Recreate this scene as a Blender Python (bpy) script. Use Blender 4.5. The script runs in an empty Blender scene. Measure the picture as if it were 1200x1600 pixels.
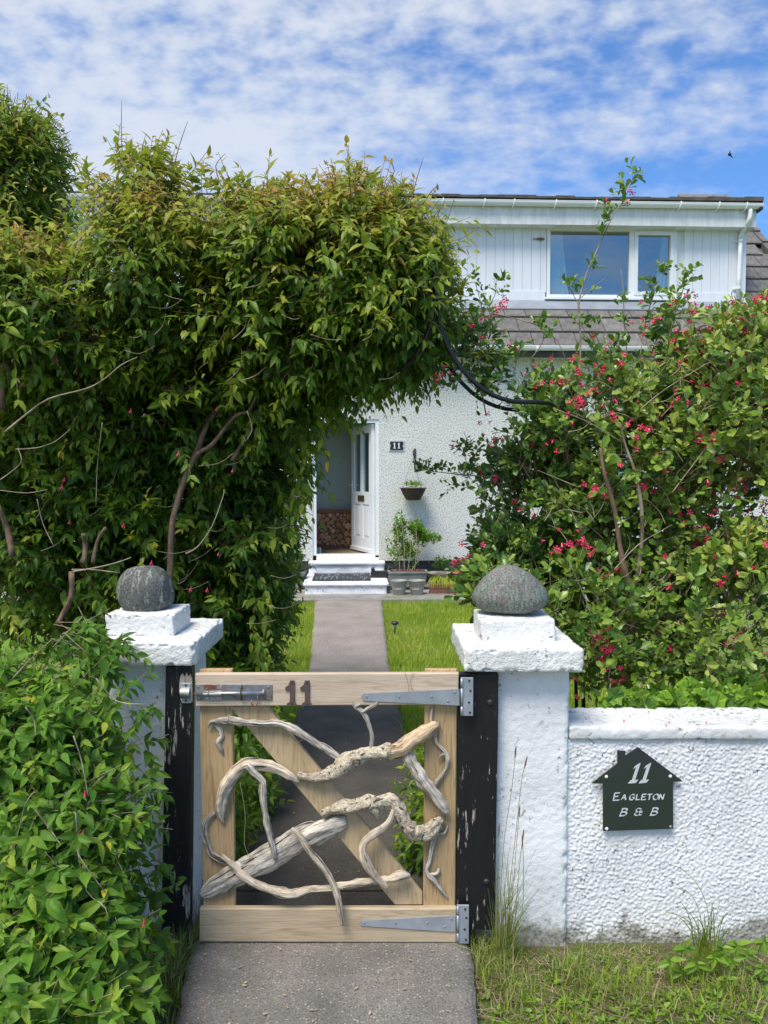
import bpy, math, random
import numpy as np
from mathutils import Vector, Matrix, noise
random.seed(7); RNG = np.random.default_rng(11)
S = bpy.context.scene
COL = S.collection
R = math.radians
# ------------------------------------------------------------------ camera, light, exposure
H, F, CX, CY, HOR = 1.66, 1200.0, 600.0, 800.0, 748.0
PITCH = math.atan((CY - HOR) / F)
cam = bpy.data.cameras.new('camera'); camo = bpy.data.objects.new('camera', cam); COL.objects.link(camo)
cam.sensor_fit = 'VERTICAL'; cam.sensor_height = 36; cam.lens = 36 * F / 1600
cam.clip_start = 0.05; cam.clip_end = 3000
camo.location = (0, 0, H); camo.rotation_euler = (math.pi / 2 - PITCH, 0, 0)
S.camera = camo
SUN_EL, SUN_AZ = R(60), R(212)          # azimuth clockwise from +Y (the view direction)
W = bpy.data.worlds.new('World'); S.world = W; W.use_nodes = True
wn, wl = W.node_tree.nodes, W.node_tree.links
wn.clear()
def N(nt, t, **k):
    n = nt.new(t)
    for a, b in k.items(): setattr(n, a, b)
    return n
wo = N(wn, 'ShaderNodeOutputWorld'); bg = N(wn, 'ShaderNodeBackground'); bg.inputs[1].default_value = 0.088
sky = N(wn, 'ShaderNodeTexSky', sky_type='NISHITA', sun_disc=False)
sky.sun_elevation = SUN_EL; sky.sun_rotation = SUN_AZ; sky.air_density = 1.0; sky.dust_density = 0.3; sky.ozone_density = 3.0
tc = N(wn, 'ShaderNodeTexCoord'); sep = N(wn, 'ShaderNodeSeparateXYZ'); wl.new(tc.outputs['Generated'], sep.inputs[0])
def M(op, a, b=None, c=None, nt=wn, lk=wl, clamp=False):
    n = N(nt, 'ShaderNodeMath', operation=op); n.use_clamp = clamp
    for i, v in enumerate((a, b, c)):
        if v is None: continue
        if isinstance(v, (int, float)): n.inputs[i].default_value = v
        else: lk.new(v, n.inputs[i])
    return n.outputs[0]
zz = M('MAXIMUM', sep.outputs[2], 0.03); zz = M('ADD', zz, 0.32)
cxn = N(wn, 'ShaderNodeCombineXYZ'); wl.new(M('DIVIDE', sep.outputs[0], zz), cxn.inputs[0]); wl.new(M('DIVIDE', sep.outputs[1], zz), cxn.inputs[1])
def wnoise(scale, detail, rough, dist=0.0, off=(0, 0, 0), sc=(1, 1, 1), rot=0.0):
    mp = N(wn, 'ShaderNodeMapping'); wl.new(cxn.outputs[0], mp.inputs[0]); mp.inputs['Location'].default_value = off
    mp.inputs['Scale'].default_value = sc; mp.inputs['Rotation'].default_value = (0, 0, rot)
    n = N(wn, 'ShaderNodeTexNoise'); wl.new(mp.outputs[0], n.inputs['Vector']); n.inputs['Scale'].default_value = scale
    n.inputs['Detail'].default_value = detail; n.inputs['Roughness'].default_value = rough; n.inputs['Distortion'].default_value = dist
    return n.outputs['Fac']
big = wnoise(1.3, 3, 0.5, 0.0, (3.1, 1.7, 0)); fine = wnoise(21.0, 3, 0.55, 0.0, (0, 0, 0), (1, 1.25, 1), 0.35); mid = wnoise(6.5, 4, 0.55, 0.15, (7, 3, 0), (1, 1.2, 1), 0.3)
wisp = wnoise(2.6, 5, 0.55, 0.3, (5, 2, 0), (0.45, 1.9, 1), -0.45)
xr = M('DIVIDE', sep.outputs[0], zz)
elev = N(wn, 'ShaderNodeMapRange', interpolation_type='SMOOTHSTEP'); wl.new(sep.outputs[2], elev.inputs[0]); elev.inputs[1].default_value = 0.33; elev.inputs[2].default_value = 0.50
fa = M('MULTIPLY_ADD', elev.outputs[0], 0.7, 0.7)
m = M('MULTIPLY', M('SUBTRACT', fine, 0.5), fa); m = M('ADD', m, M('MULTIPLY', M('SUBTRACT', mid, 0.5), 1.0)); m = M('ADD', m, M('MULTIPLY', M('SUBTRACT', big, 0.5), 0.9))
m = M('ADD', m, M('MULTIPLY', M('SUBTRACT', wisp, 0.5), 1.25)); m = M('ADD', m, M('MULTIPLY', xr, -0.55)); m = M('ADD', m, 0.10)
mr = N(wn, 'ShaderNodeMapRange', interpolation_type='SMOOTHSTEP'); wl.new(m, mr.inputs[0])
mr.inputs[1].default_value = -0.46; mr.inputs[2].default_value = 0.55; mr.inputs[3].default_value = 0.05; mr.inputs[4].default_value = 0.80
tint = N(wn, 'ShaderNodeMix', data_type='RGBA', blend_type='MULTIPLY'); tint.inputs[0].default_value = 1.0
wl.new(sky.outputs[0], tint.inputs[6]); tint.inputs[7].default_value = (0.50, 0.90, 1.30, 1)
mixc = N(wn, 'ShaderNodeMix', data_type='RGBA'); wl.new(mr.outputs[0], mixc.inputs[0]); wl.new(tint.outputs[2], mixc.inputs[6])
mixc.inputs[7].default_value = (5.2, 5.45, 5.75, 1)
wl.new(mixc.outputs[2], bg.inputs[0]); wl.new(bg.outputs[0], wo.inputs[0])
sl = bpy.data.lights.new('sun', 'SUN'); sl.energy = 2.4; sl.angle = R(26); sl.color = (1.0, 0.93, 0.82)
so = bpy.data.objects.new('sun', sl); COL.objects.link(so); so.location = (-3, -6, 12)
sd = Vector((math.sin(SUN_AZ) * math.cos(SUN_EL), math.cos(SUN_AZ) * math.cos(SUN_EL), math.sin(SUN_EL)))
so.rotation_euler = sd.to_track_quat('Z', 'Y').to_euler()
S.view_settings.view_transform = 'Standard'; S.view_settings.look = 'None'; S.view_settings.gamma = 1
S.view_settings.use_curve_mapping = False; S.view_settings.exposure = 0.88
S.render.film_transparent = False
S.cycles.max_bounces = 6; S.cycles.transparent_max_bounces = 8

# ------------------------------------------------------------------ placing helpers (photo measurements -> metres)
cp, sp_ = math.cos(PITCH), math.sin(PITCH)
def ray(px, py):
    dx, dy = (px - CX) / F, (CY - py) / F
    return Vector((dx, cp + dy * sp_, -sp_ + dy * cp))
def at(px, py, Y):
    r = ray(px, py); t = Y / r.y
    return Vector((r.x * t, Y, H + r.z * t))
def gr(px, py, z=0.0):
    r = ray(px, py); t = (z - H) / r.z
    return Vector((r.x * t, r.y * t, z))
# house frame
HP = Vector((1.0, 11.9, 0.0)); HA = R(2.2)
hx = Vector((math.cos(HA), math.sin(HA), 0)); hy = Vector((-math.sin(HA), math.cos(HA), 0))
def L(px, py, d=0.0):                    # local (x, z) on the plane local y = d of the house
    r = ray(px, py); o = Vector((0, 0, H)) - HP
    t = (d - o.dot(hy)) / r.dot(hy); p = o + r * t
    return p.dot(hx), p.z
def Lg(px, py, z):                       # local (x, y) at height z
    p = gr(px, py, z) - HP
    return p.dot(hx), p.dot(hy)
def hw(x, y, z): return HP + hx * x + hy * y + Vector((0, 0, z))

# ------------------------------------------------------------------ materials
def mat(name):
    m = bpy.data.materials.new(name); m.use_nodes = True
    nt = m.node_tree; b = nt.nodes['Principled BSDF']
    return m, nt.nodes, nt.links, b
def ramp(nd, lk, fac, stops, interp='LINEAR'):
    r = nd.new('ShaderNodeValToRGB'); r.color_ramp.interpolation = interp
    e = r.color_ramp.elements
    while len(e) < len(stops): e.new(0.5)
    for i, (p, c) in enumerate(stops):
        e[i].position = p; e[i].color = (c[0], c[1], c[2], 1) if not isinstance(c, (int, float)) else (c, c, c, 1)
    lk.new(fac, r.inputs[0]); return r.outputs[0]
def tex(nd, lk, scale, detail=4, rough=0.55, sc=(1, 1, 1), rot=(0, 0, 0), kind='noise', dist=0.0, coord='Object'):
    t = nd.new('ShaderNodeTexCoord'); mp = nd.new('ShaderNodeMapping'); lk.new(t.outputs[coord], mp.inputs[0])
    mp.inputs['Scale'].default_value = sc; mp.inputs['Rotation'].default_value = rot
    if kind == 'noise':
        n = nd.new('ShaderNodeTexNoise'); n.inputs['Detail'].default_value = detail; n.inputs['Roughness'].default_value = rough
        n.inputs['Distortion'].default_value = dist; out = 'Fac'
    elif kind == 'voro':
        n = nd.new('ShaderNodeTexVoronoi'); out = 'Distance'
    elif kind == 'vcol':
        n = nd.new('ShaderNodeTexVoronoi'); out = 'Color'
    n.inputs['Scale'].default_value = scale
    lk.new(mp.outputs[0], n.inputs['Vector']); return n.outputs[out]
def mixc_(nd, lk, f, a, b, blend='MIX'):
    n = nd.new('ShaderNodeMix'); n.data_type = 'RGBA'; n.blend_type = blend
    for i, v in ((0, f), (6, a), (7, b)):
        if isinstance(v, (int, float)): n.inputs[i].default_value = v
        elif isinstance(v, tuple): n.inputs[i].default_value = (*v, 1)
        else: lk.new(v, n.inputs[i])
    return n.outputs[2]
def bump(nd, lk, b, h, dist, strength=1.0):
    n = nd.new('ShaderNodeBump'); n.inputs['Distance'].default_value = dist; n.inputs['Strength'].default_value = strength
    lk.new(h, n.inputs['Height']); lk.new(n.outputs[0], b.inputs['Normal'])
def simple(name, c, rough=0.6, c2=None, scale=12, metal=0.0, bmp=0.0, bscale=60, sc=(1, 1, 1), spec=0.5):
    m, nd, lk, b = mat(name)
    b.inputs['Roughness'].default_value = rough; b.inputs['Metallic'].default_value = metal
    b.inputs['Specular IOR Level'].default_value = spec
    c2 = c2 or tuple(x * 0.75 for x in c)
    f = tex(nd, lk, scale, 5, 0.6, sc)
    lk.new(ramp(nd, lk, f, [(0.35, c2), (0.65, c)]), b.inputs['Base Color'])
    if bmp: bump(nd, lk, b, tex(nd, lk, bscale, 4, 0.6, sc), bmp)
    return m
MT = {}
MT['white_upvc'] = simple('white_upvc', (0.80, 0.82, 0.84), 0.35, (0.74, 0.77, 0.80), 3)
MT['white_board'] = simple('white_painted_board', (0.79, 0.81, 0.86), 0.45, (0.70, 0.73, 0.79), 1.5, bmp=0.002, bscale=20, sc=(4, 4, 0.4))
MT['white_fascia'] = simple('white_fascia', (0.78, 0.80, 0.82), 0.5, (0.60, 0.63, 0.63), 5, sc=(2.5, 1, .5))
def masonry(name, dirt=0.5, base=(0.86, 0.865, 0.87), bs=70, bd=0.003, low=None):
    m, nd, lk, b = mat(name); b.inputs['Roughness'].default_value = 0.75
    c = ramp(nd, lk, tex(nd, lk, 3, 5, 0.6), [(0.3, tuple(x * 0.84 for x in base)), (0.6, base)])
    sp = ramp(nd, lk, tex(nd, lk, 48, 3, 0.7), [(0.31 + 0.05 * dirt, 1.0), (0.35 + 0.05 * dirt, 0.0)])
    mask = ramp(nd, lk, tex(nd, lk, 7, 3, 0.6), [(0.42, 0.0), (0.62, 1.0)])
    mm = nd.new('ShaderNodeMath'); mm.operation = 'MULTIPLY'; lk.new(sp, mm.inputs[0]); lk.new(mask, mm.inputs[1])
    c = mixc_(nd, lk, mm.outputs[0], c, (0.16, 0.16, 0.13))
    st = ramp(nd, lk, tex(nd, lk, 5, 5, 0.7, (1, 1, .22)), [(0.56, 0.0), (0.72, 0.22 * dirt)]); c = mixc_(nd, lk, st, c, (0.42, 0.43, 0.36))
    if low is not None:                # soil splash and bare render low down on the masonry
        g = nd.new('ShaderNodeNewGeometry'); s = nd.new('ShaderNodeSeparateXYZ'); lk.new(g.outputs['Position'], s.inputs[0])
        a = nd.new('ShaderNodeMath'); a.operation = 'MULTIPLY_ADD'; lk.new(tex(nd, lk, 9, 5, 0.65), a.inputs[0]); a.inputs[1].default_value = -0.42
        of = nd.new('ShaderNodeMath'); of.operation = 'ADD'; lk.new(s.outputs[2], of.inputs[0]); of.inputs[1].default_value = 0.17; lk.new(of.outputs[0], a.inputs[2])
        f = ramp(nd, lk, a.outputs[0], [(0.0, 0.95), (low, 0.0)])
        c = mixc_(nd, lk, f, c, ramp(nd, lk, tex(nd, lk, 60, 4, 0.7), [(0.35, (0.12, 0.12, 0.09)), (0.6, (0.40, 0.39, 0.34))]))
    lk.new(c, b.inputs['Base Color'])
    bump(nd, lk, b, tex(nd, lk, bs, 5, 0.65), bd)
    return m
MT['render_smooth'] = masonry('white_painted_render', 0.6, low=0.06, bs=60, bd=0.0035)
MT['render_cap'] = masonry('white_painted_cap', 1.0, base=(0.82, 0.82, 0.80), bs=60, bd=0.008)
MT['roughcast'] = masonry('white_roughcast', 0.8, base=(0.84, 0.845, 0.85), bs=120, bd=0.002, low=0.05)
MT['coping'] = masonry('white_coping', 1.6, base=(0.72, 0.73, 0.73))
def pebbledash():
    m, nd, lk, b = mat('pebbledash'); b.inputs['Roughness'].default_value = 0.9
    n = tex(nd, lk, 46, 3, 0.65)
    c = ramp(nd, lk, n, [(0.28, (0.22, 0.23, 0.20)), (0.40, (0.50, 0.50, 0.475)), (0.52, (0.74, 0.74, 0.72)), (0.75, (0.86, 0.86, 0.84))])
    c2 = ramp(nd, lk, tex(nd, lk, 0.9, 4, 0.6), [(0.35, (0.88, 0.89, 0.865)), (0.65, (1, 1, 1))])
    lk.new(mixc_(nd, lk, 1.0, c, c2, 'MULTIPLY'), b.inputs['Base Color'])
    bump(nd, lk, b, n, 0.012); return m
MT['pebbledash'] = pebbledash()
MT['plinth'] = simple('dark_plinth', (0.05, 0.05, 0.055), 0.7)
def tile_mat():
    m, nd, lk, b = mat('roof_tile'); b.inputs['Roughness'].default_value = 0.85
    oi = nd.new('ShaderNodeObjectInfo')
    c = ramp(nd, lk, tex(nd, lk, 9, 6, 0.65), [(0.3, (0.095, 0.090, 0.085)), (0.62, (0.20, 0.19, 0.18))])
    v = ramp(nd, lk, oi.outputs['Random'], [(0, (0.80, 0.79, 0.78)), (1, (1.12, 1.10, 1.08))])
    c = mixc_(nd, lk, 1.0, c, v, 'MULTIPLY')
    li = ramp(nd, lk, tex(nd, lk, 30, 3, 0.7), [(0.66, 0.0), (0.72, 1.0)])
    lk.new(mixc_(nd, lk, li, c, (0.38, 0.38, 0.33)), b.inputs['Base Color']); bump(nd, lk, b, tex(nd, lk, 90, 3), 0.002); return m
MT['tile'] = tile_mat()
MT['lead'] = simple('lead_flashing', (0.30, 0.33, 0.38), 0.45, (0.22, 0.245, 0.28), 3, bmp=0.003, bscale=5)
MT['felt'] = simple('roof_edge', (0.11, 0.10, 0.09), 0.9, (0.06, 0.055, 0.05), 6, bmp=0.004, bscale=30)
MT['dark'] = simple('dark_interior', (0.035, 0.037, 0.04), 0.8)
MT['hall_wall'] = simple('hall_wall', (0.40, 0.46, 0.41), 0.7, (0.36, 0.42, 0.375), 1.5)
MT['hall_floor'] = simple('hall_floor', (0.28, 0.21, 0.15), 0.5)
MT['black_iron'] = simple('black_iron', (0.02, 0.02, 0.022), 0.5)
MT['black_pipe'] = simple('black_pipe', (0.012, 0.012, 0.014), 0.28)
def glass(name, fac, tintc):
    m, nd, lk, b = mat(name); nd.remove(b); o = nd['Material Output']
    g = nd.new('ShaderNodeBsdfGlossy'); g.inputs['Roughness'].default_value = 0.02; g.inputs[0].default_value = (*tintc, 1)
    t = nd.new('ShaderNodeBsdfTransparent'); t.inputs[0].default_value = (0.8, 0.87, 0.88, 1)
    x = nd.new('ShaderNodeMixShader'); x.inputs[0].default_value = fac
    lk.new(t.outputs[0], x.inputs[1]); lk.new(g.outputs[0], x.inputs[2]); lk.new(x.outputs[0], o.inputs[0]); return m
MT['glass'] = glass('window_glass', 0.28, (0.74, 0.74, 0.70)); MT['door_glass'] = glass('door_glass', 0.20, (0.9, 0.95, 1))
MT['curtain'] = simple('curtain', (0.80, 0.92, 0.93), 0.8, (0.68, 0.84, 0.87), 3)
def wood(name, axis, light=(0.50, 0.40, 0.27), dark=(0.36, 0.26, 0.155), grey=0.0, rot=0.0):
    m, nd, lk, b = mat(name); b.inputs['Roughness'].default_value = 0.72
    s = {'x': (0.55, 9, 9), 'z': (9, 9, 0.55)}[axis]
    n1 = tex(nd, lk, 3.2, 4, 0.55, s, (0, rot, 0), dist=0.8); n2 = tex(nd, lk, 26, 4, 0.6, s, (0, rot, 0), dist=0.2)
    wv = nd.new('ShaderNodeMath'); wv.operation = 'SINE'; ml = nd.new('ShaderNodeMath'); ml.operation = 'MULTIPLY'; ml.inputs[1].default_value = 46
    lk.new(n1, ml.inputs[0]); lk.new(ml.outputs[0], wv.inputs[0])
    c = ramp(nd, lk, wv.outputs[0], [(0.0, light), (0.75, tuple(0.6 * a + 0.4 * q for a, q in zip(light, dark))), (1.0, dark)])
    c = mixc_(nd, lk, 0.35, c, ramp(nd, lk, n2, [(0.35, dark), (0.65, light)]))
    st = ramp(nd, lk, tex(nd, lk, 2.2, 4, 0.6), [(0.35, (0.86, 0.82, 0.76)), (0.65, (1.12, 1.06, 1.0))])
    c = mixc_(nd, lk, 1.0, c, st, 'MULTIPLY')
    if grey: c = mixc_(nd, lk, grey, c, (0.58, 0.51, 0.44))
    kn = ramp(nd, lk, tex(nd, lk, 5.5, kind='voro', sc=(0.6, 1, 1) if axis == 'x' else (1, 1, 0.6)), [(0.03, 1.0), (0.065, 0.0)])
    c = mixc_(nd, lk, kn, c, (0.21, 0.13, 0.075))
    lk.new(c, b.inputs['Base Color']); bump(nd, lk, b, n2, 0.0012); return m
MT['rail_wood'] = wood('weathered_rail', 'x', (0.60, 0.49, 0.37), (0.38, 0.27, 0.17), 0.28)
MT['rail_wood_low'] = wood('treated_rail', 'x', (0.52, 0.43, 0.29), (0.34, 0.25, 0.14), 0.14)
MT['stile_wood'] = wood('treated_stile', 'z', (0.50, 0.375, 0.215), (0.31, 0.195, 0.09))
MT['brace_wood'] = wood('treated_brace', 'z', (0.54, 0.43, 0.265), (0.37, 0.255, 0.13), 0.05, rot=R(39))
def drift(name, light, dark, sc=1.0, al=0.10):
    m, nd, lk, b = mat(name); b.inputs['Roughness'].default_value = 0.8
    at_ = nd.new('ShaderNodeAttribute'); at_.attribute_name = 'grain'
    def gn(scale, along, det, dist):
        mp = nd.new('ShaderNodeMapping'); lk.new(at_.outputs['Vector'], mp.inputs[0]); mp.inputs['Scale'].default_value = (1, 1, along)
        n = nd.new('ShaderNodeTexNoise'); n.inputs['Scale'].default_value = scale; n.inputs['Detail'].default_value = det; n.inputs['Roughness'].default_value = 0.66; n.inputs['Distortion'].default_value = dist
        lk.new(mp.outputs[0], n.inputs['Vector']); return n.outputs['Fac']
    n = gn(120, al, 5, 0.6); n2 = tex(nd, lk, 16, 5, 0.65); cr = gn(70, al * .6, 3, 1.0)
    c = ramp(nd, lk, n, [(0.30, tuple(x * 0.45 for x in dark)), (0.42, dark), (0.58, light), (0.8, tuple(min(1, x * 1.2) for x in light))])
    c = mixc_(nd, lk, 1.0, c, ramp(nd, lk, n2, [(0.28, (0.55, 0.53, 0.50)), (0.48, (0.95, 0.93, 0.90)), (0.7, (1.08, 1.05, 1.02))]), 'MULTIPLY')
    ck = ramp(nd, lk, cr, [(0.365, 1.0), (0.395, 0.0)]); c = mixc_(nd, lk, ck, c, (0.05, 0.04, 0.032))
    lk.new(c, b.inputs['Base Color']); h = nd.new('ShaderNodeMath'); h.operation = 'MULTIPLY_ADD'; lk.new(ck, h.inputs[0]); h.inputs[1].default_value = -0.8; lk.new(n, h.inputs[2])
    bump(nd, lk, b, h.outputs[0], 0.006); return m
MT['drift_grey'] = drift('driftwood_grey', (0.72, 0.67, 0.59), (0.36, 0.32, 0.27))
MT['drift_pale'] = drift('driftwood_pale', (0.78, 0.69, 0.56), (0.50, 0.41, 0.31))
MT['drift_bark'] = drift('driftwood_bark', (0.66, 0.59, 0.46), (0.40, 0.34, 0.25), 0.7, .7)
MT['drift_orange'] = drift('driftwood_orange', (0.74, 0.58, 0.39), (0.50, 0.35, 0.21))
def peeling():
    m, nd, lk, b = mat('peeling_black_paint')
    n = tex(nd, lk, 42, 6, 0.66, (1.6, 1.6, 0.22)); k = tex(nd, lk, 5, 3, 0.5, (1, 1, 0.5))
    a = nd.new('ShaderNodeMath'); a.operation = 'MULTIPLY_ADD'; lk.new(k, a.inputs[0]); a.inputs[1].default_value = 0.35; lk.new(n, a.inputs[2])
    f = ramp(nd, lk, a.outputs[0], [(0.80, 0.0), (0.815, 1.0)])
    c = mixc_(nd, lk, f, (0.010, 0.010, 0.013), ramp(nd, lk, tex(nd, lk, 60, 3, sc=(1, 1, 0.2)), [(0.35, (0.17, 0.12, 0.10)), (0.62, (0.52, 0.47, 0.40))]))
    lk.new(c, b.inputs['Base Color']); rr = nd.new('ShaderNodeMapRange'); lk.new(f, rr.inputs[0]); rr.inputs[3].default_value = 0.42; rr.inputs[4].default_value = 0.85
    lk.new(rr.outputs[0], b.inputs['Roughness']); bump(nd, lk, b, n, 0.004); return m
MT['peeling'] = peeling()
MT['bare_wood'] = simple('bare_chipped_wood', (0.55, 0.50, 0.42), 0.8, (0.22, 0.17, 0.13), 40, sc=(3, 3, 0.4))
MT['galv'] = simple('galvanised_steel', (0.50, 0.54, 0.60), 0.42, (0.38, 0.42, 0.48), 14, metal=0.55)
def rusty():
    m, nd, lk, b = mat('rusty_steel'); b.inputs['Metallic'].default_value = 0.5; b.inputs['Roughness'].default_value = 0.5
    f = ramp(nd, lk, tex(nd, lk, 22, 4, 0.6), [(0.45, 0.0), (0.58, 1.0)])
    lk.new(mixc_(nd, lk, f, (0.42, 0.42, 0.42), (0.24, 0.085, 0.045)), b.inputs['Base Color']); return m
MT['rusty'] = rusty()
def boltplate():
    m, nd, lk, b = mat('bolt_plate'); b.inputs['Metallic'].default_value = 0.4; b.inputs['Roughness'].default_value = 0.55
    f = ramp(nd, lk, tex(nd, lk, 26, 5, 0.65), [(0.50, 0.0), (0.64, 0.9)])
    lk.new(mixc_(nd, lk, f, (0.24, 0.26, 0.28), (0.20, 0.075, 0.04)), b.inputs['Base Color']); return m
MT['bolt_plate'] = boltplate()
MT['bright_steel'] = simple('bright_steel', (0.62, 0.62, 0.60), 0.28, (0.45, 0.44, 0.42), 30, metal=0.85)
MT['screw'] = simple('screw_dark', (0.05, 0.05, 0.055), 0.5, metal=0.4)
MT['iron_numeral'] = simple('iron_numeral', (0.10, 0.09, 0.085), 0.6, (0.16, 0.09, 0.07), 30, metal=0.3, bmp=0.001)
def concrete():
    m, nd, lk, b = mat('concrete_path'); b.inputs['Roughness'].default_value = 0.9
    g = nd.new('ShaderNodeNewGeometry'); s = nd.new('ShaderNodeSeparateXYZ'); lk.new(g.outputs['Position'], s.inputs[0])
    base = ramp(nd, lk, tex(nd, lk, 2.2, 5, 0.6), [(0.3, (0.135, 0.128, 0.12)), (0.68, (0.25, 0.238, 0.222))])
    damp = ramp(nd, lk, tex(nd, lk, 2.6, 5, 0.62), [(0.38, (0.66, 0.66, 0.62)), (0.62, (1.05, 1, 0.97))]); base = mixc_(nd, lk, 1.0, base, damp, 'MULTIPLY')
    # the inner stretch, from just inside the gate, is darker tarmac; the far stretch is pinkish concrete
    far = nd.new('ShaderNodeMapRange'); lk.new(s.outputs[1], far.inputs[0]); far.inputs[1].default_value = 6.3; far.inputs[2].default_value = 7.4
    base = mixc_(nd, lk, far.outputs[0], base, ramp(nd, lk, tex(nd, lk, 3, 5), [(0.3, (0.235, 0.195, 0.175)), (0.7, (0.32, 0.275, 0.25))]))
    tar = nd.new('ShaderNodeMapRange'); lk.new(s.outputs[1], tar.inputs[0]); tar.inputs[1].default_value = 2.62; tar.inputs[2].default_value = 2.70
    tar2 = nd.new('ShaderNodeMapRange'); lk.new(s.outputs[1], tar2.inputs[0]); tar2.inputs[1].default_value = 6.6; tar2.inputs[2].default_value = 5.4
    mu = nd.new('ShaderNodeMath'); mu.operation = 'MULTIPLY'; lk.new(tar.outputs[0], mu.inputs[0]); lk.new(tar2.outputs[0], mu.inputs[1])
    base = mixc_(nd, lk, mu.outputs[0], base, ramp(nd, lk, tex(nd, lk, 6, 5), [(0.3, (0.050, 0.043, 0.036)), (0.7, (0.092, 0.080, 0.067))]))
    v = tex(nd, lk, 105, kind='vcol'); vd = tex(nd, lk, 105, kind='voro')
    sx = nd.new('ShaderNodeSeparateXYZ'); lk.new(v, sx.inputs[0])
    big_ = ramp(nd, lk, sx.outputs[0], [(0.60, 0.0), (0.64, 0.75)]); cen = ramp(nd, lk, vd, [(0.22, 1.0), (0.45, 0.0)])
    mm = nd.new('ShaderNodeMath'); mm.operation = 'MULTIPLY'; lk.new(big_, mm.inputs[0]); lk.new(cen, mm.inputs[1])
    col = ramp(nd, lk, sx.outputs[1], [(0.1, (0.42, 0.40, 0.36)), (0.35, (0.30, 0.22, 0.17)), (0.55, (0.50, 0.48, 0.43)), (0.7, (0.08, 0.08, 0.08)), (0.9, (0.38, 0.32, 0.22))])
    keep = nd.new('ShaderNodeMath'); keep.operation = 'MULTIPLY_ADD'; lk.new(mu.outputs[0], keep.inputs[0]); keep.inputs[1].default_value = -0.85; keep.inputs[2].default_value = 1.0
    m2 = nd.new('ShaderNodeMath'); m2.operation = 'MULTIPLY'; lk.new(mm.outputs[0], m2.inputs[0]); lk.new(keep.outputs[0], m2.inputs[1])
    base = mixc_(nd, lk, m2.outputs[0], base, col)
    grit = ramp(nd, lk, tex(nd, lk, 160, 2, 0.6), [(0.34, (0.55, 0.55, 0.55)), (0.52, (1.12, 1.12, 1.12))]); base = mixc_(nd, lk, 1.0, base, grit, 'MULTIPLY')
    lk.new(base, b.inputs['Base Color']); bump(nd, lk, b, tex(nd, lk, 110, 4, 0.65), 0.004); return m
MT['concrete'] = concrete()
MT['apron'] = simple('concrete_apron', (0.30, 0.285, 0.265), 0.9, (0.20, 0.19, 0.175), 4, bmp=0.003, bscale=80)
def soil():
    m, nd, lk, b = mat('soil_and_turf'); b.inputs['Roughness'].default_value = 0.95
    g = nd.new('ShaderNodeNewGeometry'); s = nd.new('ShaderNodeSeparateXYZ'); lk.new(g.outputs['Position'], s.inputs[0])
    near = ramp(nd, lk, tex(nd, lk, 7, 6, 0.7), [(0.3, (0.05, 0.045, 0.025)), (0.46, (0.15, 0.115, 0.07)), (0.56, (0.10, 0.13, 0.035)), (0.7, (0.12, 0.16, 0.04))])
    lawn = ramp(nd, lk, tex(nd, lk, 5, 6, 0.65), [(0.3, (0.10, 0.17, 0.02)), (0.7, (0.20, 0.29, 0.035))])
    r = nd.new('ShaderNodeMapRange'); lk.new(s.outputs[1], r.inputs[0]); r.inputs[1].default_value = 2.8; r.inputs[2].default_value = 3.1
    lk.new(mixc_(nd, lk, r.outputs[0], near, lawn), b.inputs['Base Color']); bump(nd, lk, b, tex(nd, lk, 40, 5, 0.7), 0.02); return m
MT['soil'] = soil()
def leafmat(name, stops, trans=0.35, rough=0.45, tcol=(0.30, 0.42, 0.05), spec=0.4):
    m, nd, lk, b = mat(name); o = nd['Material Output']
    a = nd.new('ShaderNodeAttribute'); a.attribute_name = 'v'
    c = ramp(nd, lk, a.outputs['Fac'], stops)
    c = mixc_(nd, lk, 1.0, c, ramp(nd, lk, tex(nd, lk, 70, 2, 0.5), [(0.3, (0.82, 0.84, 0.8)), (0.7, (1.15, 1.12, 1.1))]), 'MULTIPLY')
    lk.new(c, b.inputs['Base Color']); b.inputs['Roughness'].default_value = rough; b.inputs['Specular IOR Level'].default_value = spec
    t = nd.new('ShaderNodeBsdfTranslucent'); tc_ = mixc_(nd, lk, 0.5, c, tcol); lk.new(tc_, t.inputs[0])
    x = nd.new('ShaderNodeMixShader'); x.inputs[0].default_value = trans
    lk.new(b.outputs[0], x.inputs[1]); lk.new(t.outputs[0], x.inputs[2]); lk.new(x.outputs[0], o.inputs[0]); return m
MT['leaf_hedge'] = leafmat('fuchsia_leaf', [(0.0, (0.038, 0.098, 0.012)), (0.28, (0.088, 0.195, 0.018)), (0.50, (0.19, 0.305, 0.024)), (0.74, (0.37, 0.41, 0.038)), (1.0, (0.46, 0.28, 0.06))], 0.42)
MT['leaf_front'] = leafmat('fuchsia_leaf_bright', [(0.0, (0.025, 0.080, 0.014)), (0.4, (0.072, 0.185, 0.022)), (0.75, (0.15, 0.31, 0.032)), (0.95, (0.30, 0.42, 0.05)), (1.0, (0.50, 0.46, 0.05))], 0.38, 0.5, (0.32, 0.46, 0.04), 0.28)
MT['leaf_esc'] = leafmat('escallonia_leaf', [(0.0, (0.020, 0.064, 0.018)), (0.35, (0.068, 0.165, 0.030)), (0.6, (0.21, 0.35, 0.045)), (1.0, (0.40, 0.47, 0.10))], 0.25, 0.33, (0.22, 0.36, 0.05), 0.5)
MT['leaf_ivy'] = leafmat('ivy_leaf', [(0.0, (0.07, 0.16, 0.02)), (0.5, (0.16, 0.32, 0.03)), (1.0, (0.28, 0.46, 0.04))], 0.3, 0.35)
MT['leaf_weed'] = leafmat('weed_leaf', [(0.0, (0.12, 0.26, 0.02)), (1.0, (0.26, 0.42, 0.04))], 0.35, 0.45)
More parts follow.
